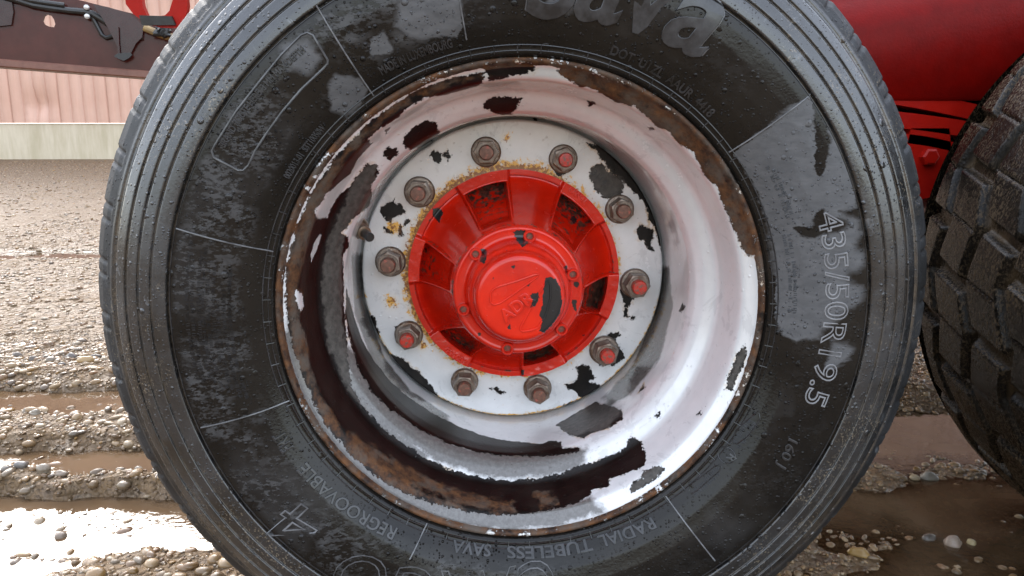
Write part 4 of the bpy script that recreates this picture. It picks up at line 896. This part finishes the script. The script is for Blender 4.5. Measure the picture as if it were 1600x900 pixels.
# ------------------------------------------------------------------ second wheel: chunky off-road tyre
W2 = (1.138, 0.215, 0.430); R2 = 0.485
wheel2 = group_part('wheel', W2, 'wheel with muddy chunky off-road tyre')
def tyre2():
    n = 1080; half = .215; yy = np.concatenate([np.linspace(-half, half, 181)]); T = (np.arange(n) / n * 2 * PI)[:, None] * np.ones((1, len(yy))); Yv = np.ones((n, 1)) * yy[None]
    base = R2 - .020 * np.abs(Yv / half) ** 2.4 - .028 * sstep(.175, .215, np.abs(Yv))
    rows = 5; nb = 19
    zig = 0.011 * (np.abs(((T * nb / (2 * PI)) % 1.0) * 2 - 1) * 2 - 1)          # zigzag of the long grooves
    u = (Yv + half + zig * (1 - sstep(.13, .2, np.abs(Yv)))) / (2 * half) * rows; ri = np.clip(np.floor(u), 0, rows - 1); fu = u - ri
    w = 2 * half / rows; dl = np.minimum(fu, 1 - fu) * w
    gl = sstep(.0005, .0125, dl)
    ph = (T * nb / (2 * PI) + (ri % 2) * 0.5 + 0.18 * (fu - 0.5) + 0.07 * np.sin(ri * 2.1)) % 1.0; wl_ = 2 * PI * R2 / nb
    db = np.minimum(ph, 1 - ph) * wl_; gb = sstep(.006, .0145, db)
    sipe = 1 - 0.28 * np.exp(-((ph - 0.5) * wl_ / .0016) ** 2) * (np.abs(fu - 0.5) < 0.36)
    blk = np.minimum(gl, gb) * sipe; jit = 0.0018 * (vnoise(ri * 3.1 + 2, np.floor(T * nb / (2 * PI) + (ri % 2) * .5) * 1.7) - .5)
    rad = base - .0155 * (1 - blk) + jit * blk + .0012 * (fbm(T * 60, Yv * 120, 3) - .45)
    V = np.stack([np.cos(T) * rad, Yv, np.sin(T) * rad], -1).reshape(-1, 3); f = grid_faces(n, len(yy))[:, ::-1]
    m = NT('muddy_rubber'); top = m.attr('block'); g = m.noise(18, 5, 0.65); sp = m.noise(300, 3, 0.7, m.scale((1, 1, .6)))
    col = m.mix(m.ramp(g, .35, .65), (.004, .0035, .003), (.009, .007, .0055))
    mud = m.math('MULTIPLY', m.ramp(sp, .50, .60), m.ramp(m.noise(9, 4), .36, .56)); col = m.mix(m.ramp(m.noise(14, 5, .7), .42, .62, 0, .8), col, (.009, .007, .005)); col = m.mix(mud, col, (.075, .052, .029))
    low = m.ramp(top, .1, .5, 1, 0); col = m.mix(m.math('MULTIPLY', low, m.ramp(m.noise(26, 4), .4, .6, .25, 1)), col, (.065, .044, .024))
    m.out(Base_Color=col, Roughness=m.mixf(mud, m.ramp(g, .3, .7, .10, .24), .6), Specular_IOR_Level=0.2, Normal=m.bump(sp, .4, .003, m.bump(m.drops(120, .3), .5, .004)))
    me = mesh('tyre', V, f, True, attrs={'block': blk.ravel()}, mats=[m.m]); sharp(me, 60); link('tyre', me, wheel2, label='chunky off-road tyre')
    for sg in (-1, 1):
        pr = np.array([(.462, .213), (.440, .222), (.40, .236), (.35, .242), (.30, .232), (.275, .218), (.262, .205), (.25, .195)]); V, f, _ = revolve(pr[:, 0], pr[:, 1] * sg, 180)
        link('sidewall', mesh('sidewall', V, f if sg < 0 else f[:, ::-1], True, attrs={'block': np.ones(len(V))}, mats=[m.m]), wheel2)
tyre2()
for nm in ('rim', 'wheel_disc', 'hub', 'hub_cap'):
    src = next(o for o in wheel.children if o.name.split('.')[0] == nm); c = src.copy(); COL.objects.link(c); c.parent = wheel2; c.location = (0, -.205, 0); c.rotation_euler = (0, 1.9, 0)

# ------------------------------------------------------------------ trailer body, springs, beam, cable, hook
def wbuild(mb, name, mats, label=None, deg=35):
    o = mb.build(name, mats, trailer, True, deg, label); o.matrix_parent_inverse = Matrix.Identity(4); o.location = (-0.8, -0.9, 0); return o
YB = 0.56
zb = float(at_y(1480, 157, YB)[2]); 
# side panel: vertical sheet whose upper part leans out towards the camera
prof = [(YB + .004, zb), (YB, zb + .006), (YB, zb + .115), (YB + .004, zb + .130), (YB + .014, zb + .148), (YB + .035, zb + .170), (YB + .07, zb + .20), (YB + .12, zb + .25), (YB + .30, zb + .50)]
xs = np.linspace(0.10, 3.2, 60); V = [(x, y, z + (0.2 * (x - 0.62) if z > zb + .1 else 0)) for x in xs for y, z in prof]; f = grid_faces(60, len(prof), False)
nV = len(V); V += [(x, y + .006, z + .001) for x, y, z in V]; f2 = f[:, ::-1] + nV
me = mesh('side_panel', np.array(V), np.concatenate([f, f2]), True, mats=[RED_SHADED]); o = link('side_panel', me, trailer, (-.8, -.9, 0))
mb = MB().box((1.65, 1.45, zb + .24), (1.54, .74, .20), bev=.01); wbuild(mb, 'body', [RED_SHADED])
wbuild(MB().box((1.2, YB + .16, zb - .05), (1.5, .045, .06), bev=.004), 'chassis_rail', [MAROON_DARK])
# leaf spring: bowed leaves under the panel
sp = bpy.data.objects.new('leaf_spring', None); COL.objects.link(sp); sp.parent = trailer; sp.location = (-.8, -.9, 0)
YS = 0.60
for k, (p0, p1, p2, th) in enumerate((((1370, 150), (1440, 162), (1530, 182), 24), ((1370, 186), (1440, 194), (1530, 208), 24), ((1395, 216), (1440, 222), (1500, 236), 14))):
    a, b, c = [at_y(*q, YS) for q in (p0, p1, p2)]; hh = th / F * (YS - CAM[1]) / 2; mb = MB(); pts = []
    for t in np.linspace(-1.6, 1.5, 40):
        l = t * (t - 1) / 2 * a + (1 - t * t) * b + t * (t + 1) / 2 * c if abs(t) <= 1 else (a + (a - b) * 0.9 * (abs(t) - 1) if t < 0 else c + (c - b) * (t - 1))
        pts.append(l)
    V = []; Fc = []
    for q in pts:
        for dy, dz in ((-.035, -hh), (.035, -hh), (.035, hh), (-.035, hh)): V.append((q[0], q[1] + dy, q[2] + dz))
    for i in range(len(pts) - 1):
        for j in range(4): Fc.append((4 * i + j, 4 * i + (j + 1) % 4, 4 * i + 4 + (j + 1) % 4, 4 * i + 4 + j))
    Fc += [(0, 1, 2, 3), tuple(4 * (len(pts) - 1) + j for j in (3, 2, 1, 0))]
    mb.add(V, Fc); mb.build('leaf', [RED], sp, True, 35)
p = at_y(1440, 262, YS - .02)
mb = MB().plate([(-.03, -.06), (.03, -.05), (.045, .02), (.035, .07), (-.035, .07), (-.045, .0)], .03, frame=(p, (1, 0, 0), (0, 0, 1))); mb.lathe(p + np.array([.0, -.015, .02]), (0, -1, 0), [(.016, 0), (.016, .012), (.012, .015)], 6)
mb.build('spring_clamp', [RED], sp, True)
wbuild(MB().lathe((0, .25, AX_Z), (0, 1, 0), [(.06, 0), (.06, 1.3)], 24), 'axle', [MAROON_DARK])
wbuild(MB().lathe((W2[0], .4, W2[2]), (0, 1, 0), [(.06, 0), (.06, 1.2)], 24), 'axle', [MAROON_DARK])
wbuild(MB().box((-0.05, 1.0, zb + .12), (.2, .55, .06), bev=.006).box((.25, .75, zb + .1), (.5, .12, .09), bev=.006), 'cross_member', [MAROON_DARK])

# dark beam running off to the left
def beam():
    P0, P1 = at_y(-260, 74, 1.35), at_y(330, 121, 1.62)             # bottom edge, near end to far end
    u = P1 - P0; Lb = np.linalg.norm(u); u /= Lb; nn = np.cross(u, [0, 0, 1.0]); nn /= np.linalg.norm(nn); v = np.cross(nn, u)
    def loc(px, py):                                              # pixel -> beam coordinates
        n = np.cross(u, v); d = ray(px, py); t = ((P0 - CAM) @ n) / (d @ n); q = CAM + d * t - P0; return (float(q @ u), float(q @ v))
    a, b = loc(60, -16), loc(205, 21); k = (b[1] - a[1]) / (b[0] - a[0]); top = lambda s: a[1] + k * (s - a[0])
    hole = [loc(*q) for q in ((70, 26), (74, 23), (81, 25), (85, 31), (87, 38), (85, 43), (78, 42), (71, 39), (68, 33))]
    mb = MB().plate([(-.6, 0.004), (Lb, 0.004), (Lb, max(top(Lb), .05)), (-.6, top(-.6))], .010, [hole], (P0, u, v)); wbuild(mb, 'beam', [MAROON], 'dark maroon beam with a hole through it')
    n = np.cross(u, v); hb = 12 / F * 2.2
    wbuild(MB().box(P0 + u * (Lb / 2 - .3) - v * (hb / 2 - .004) + n * (-.03), (Lb / 2 + .3, .045, hb / 2), np.stack([u, n, v], 1), bev=.003), 'beam_flange', [EDGE])
    wbuild(MB().box((P1 + np.array([.15, 1.62, P1[2]])) / 2 + np.array([0, .05, .07]), ((.15 - P1[0]) / 2, .04, .06), bev=.004), 'drawbar_strut', [MAROON_DARK])
    pt = lambda px, py, off: P0 + u * loc(px, py)[0] + v * loc(px, py)[1] + n * off
    sgn = 1.0 if (CAM - P0) @ n > 0 else -1.0
    # solid stand-in for a bracket's dark reflection in the beam, with black foot
    ol = [loc(*q) for q in ((148, 9), (172, 14), (205, 24), (226, 42), (224, 60), (214, 70), (206, 86), (190, 84), (176, 55), (165, 35))]
    wbuild(MB().plate(ol, .008, (), (P0 + n * sgn * .03, u, v)), 'reflection_plate', [MAROON_DARK])
    wbuild(MB().plate([loc(*q) for q in ((181, 90), (186, 86), (206, 84), (209, 88), (204, 93), (196, 97), (188, 94))], .02, (), (P0 + n * sgn * .036, u, v)), 'reflection_foot', [BLACKP])
    wbuild(MB().tube([pt(187, 45, sgn * .04), pt(188, 70, sgn * .04), pt(190, 93, sgn * .04)], .004, 8), 'reflection_rib', [MAROON_DARK])
    cab = [pt(*q, sgn * .02) for q in subdiv([(-120, -34), (-40, -14), (0, -6), (30, 2), (55, 10), (80, 14), (110, 18), (135, 20), (146, 23), (160, 31), (176, 42), (195, 53), (212, 59), (224, 58)], 10, False)]
    mb = MB().tube(cab, .009, 10).tube([c + v * .012 - u * .01 + n * sgn * .006 for c in cab[:int(len(cab) * .72)]], .007, 10)
    mb.tube([pt(*q, sgn * .014) for q in ((143, 24), (150, 36), (160, 55), (167, 60), (178, 57))], .006, 8); wbuild(mb, 'cable', [BLACKP], 'black cables along the beam, with a short tube for their reflection')  # this short tube stands for the cable's reflection in the beam
    for q in ((138, 14), (139, 28)): wbuild(MB().lathe(pt(*q, sgn * .03), n * sgn, [(.007, -.01), (.007, .004), (.004, .006)], 12), 'cable_clip', [BRIGHT])
    hz = [pt(*q, sgn * .03) for q in ((226, 45), (238, 50), (250, 55), (262, 59), (275, 60))]; wbuild(MB().tube(hz, .010, 10), 'hose', [YELLOW])
    mb = MB()
    rr = random.Random(3)
    for k_ in range(9): mb.tube([pt(246 + rr.uniform(-4, 20), 44 + rr.uniform(0, 14), sgn * .045) for _ in range(4)], [.006, .012, .012, .005], 8)
    wbuild(mb, 'hose_wrap', [BLACKP], 'ragged black wrap on the hose end')
    wbuild(MB().plate([loc(*q) for q in ((-70, -40), (18, -14), (23, 20), (20, 40), (0, 42), (-70, 38))], .008, (), (P0 + n * sgn * .012, u, v)), 'corner_plate', [MAROON_DARK])  # dark maroon plate at the left end of the beam
beam()
# red ring plate hanging above the beam
YH = 0.78; c = at_y(248, 6, YH); k = (YH - CAM[1]) / F
oct_ = [(-43, 20), (-38, -5), (-42, 12), ] ; out = [(-44, -60), (44, -60), (43, 4), (37, 24), (22, 34), (0, 33), (-18, 28), (-36, 14), (-45, 0)]
hol = [(-22, -45), (22, -45), (23, -6), (16, 10), (9, 16), (-8, 18), (-17, 16), (-21, 4)]
fl = lambda P: [(x * k, -y * k) for x, y in P]
wbuild(MB().plate(fl(out), .014, [fl(hol)], (c, (1, 0, .02), (0, -.10, 1))), 'lashing_ring', [RED], 'red ring plate with an oval hole')
wbuild(MB().plate(fl([(-26, 16), (20, 18), (24, 30), (-24, 30)]), .02, (), (c + np.array([0, -.004, 0]), (1, 0, .02), (0, -.10, 1))), 'ring_pad', [BLACKP])
for o in trailer.children_recursive:
    if o.type == 'MESH' and RED_HUB.name in [m.name for m in o.data.materials if m] and 'bare' not in o.data.attributes:
        o.data.attributes.new('bare', 'FLOAT', 'POINT').data.foreach_set('value', np.full(len(o.data.vertices), .03, np.float32))
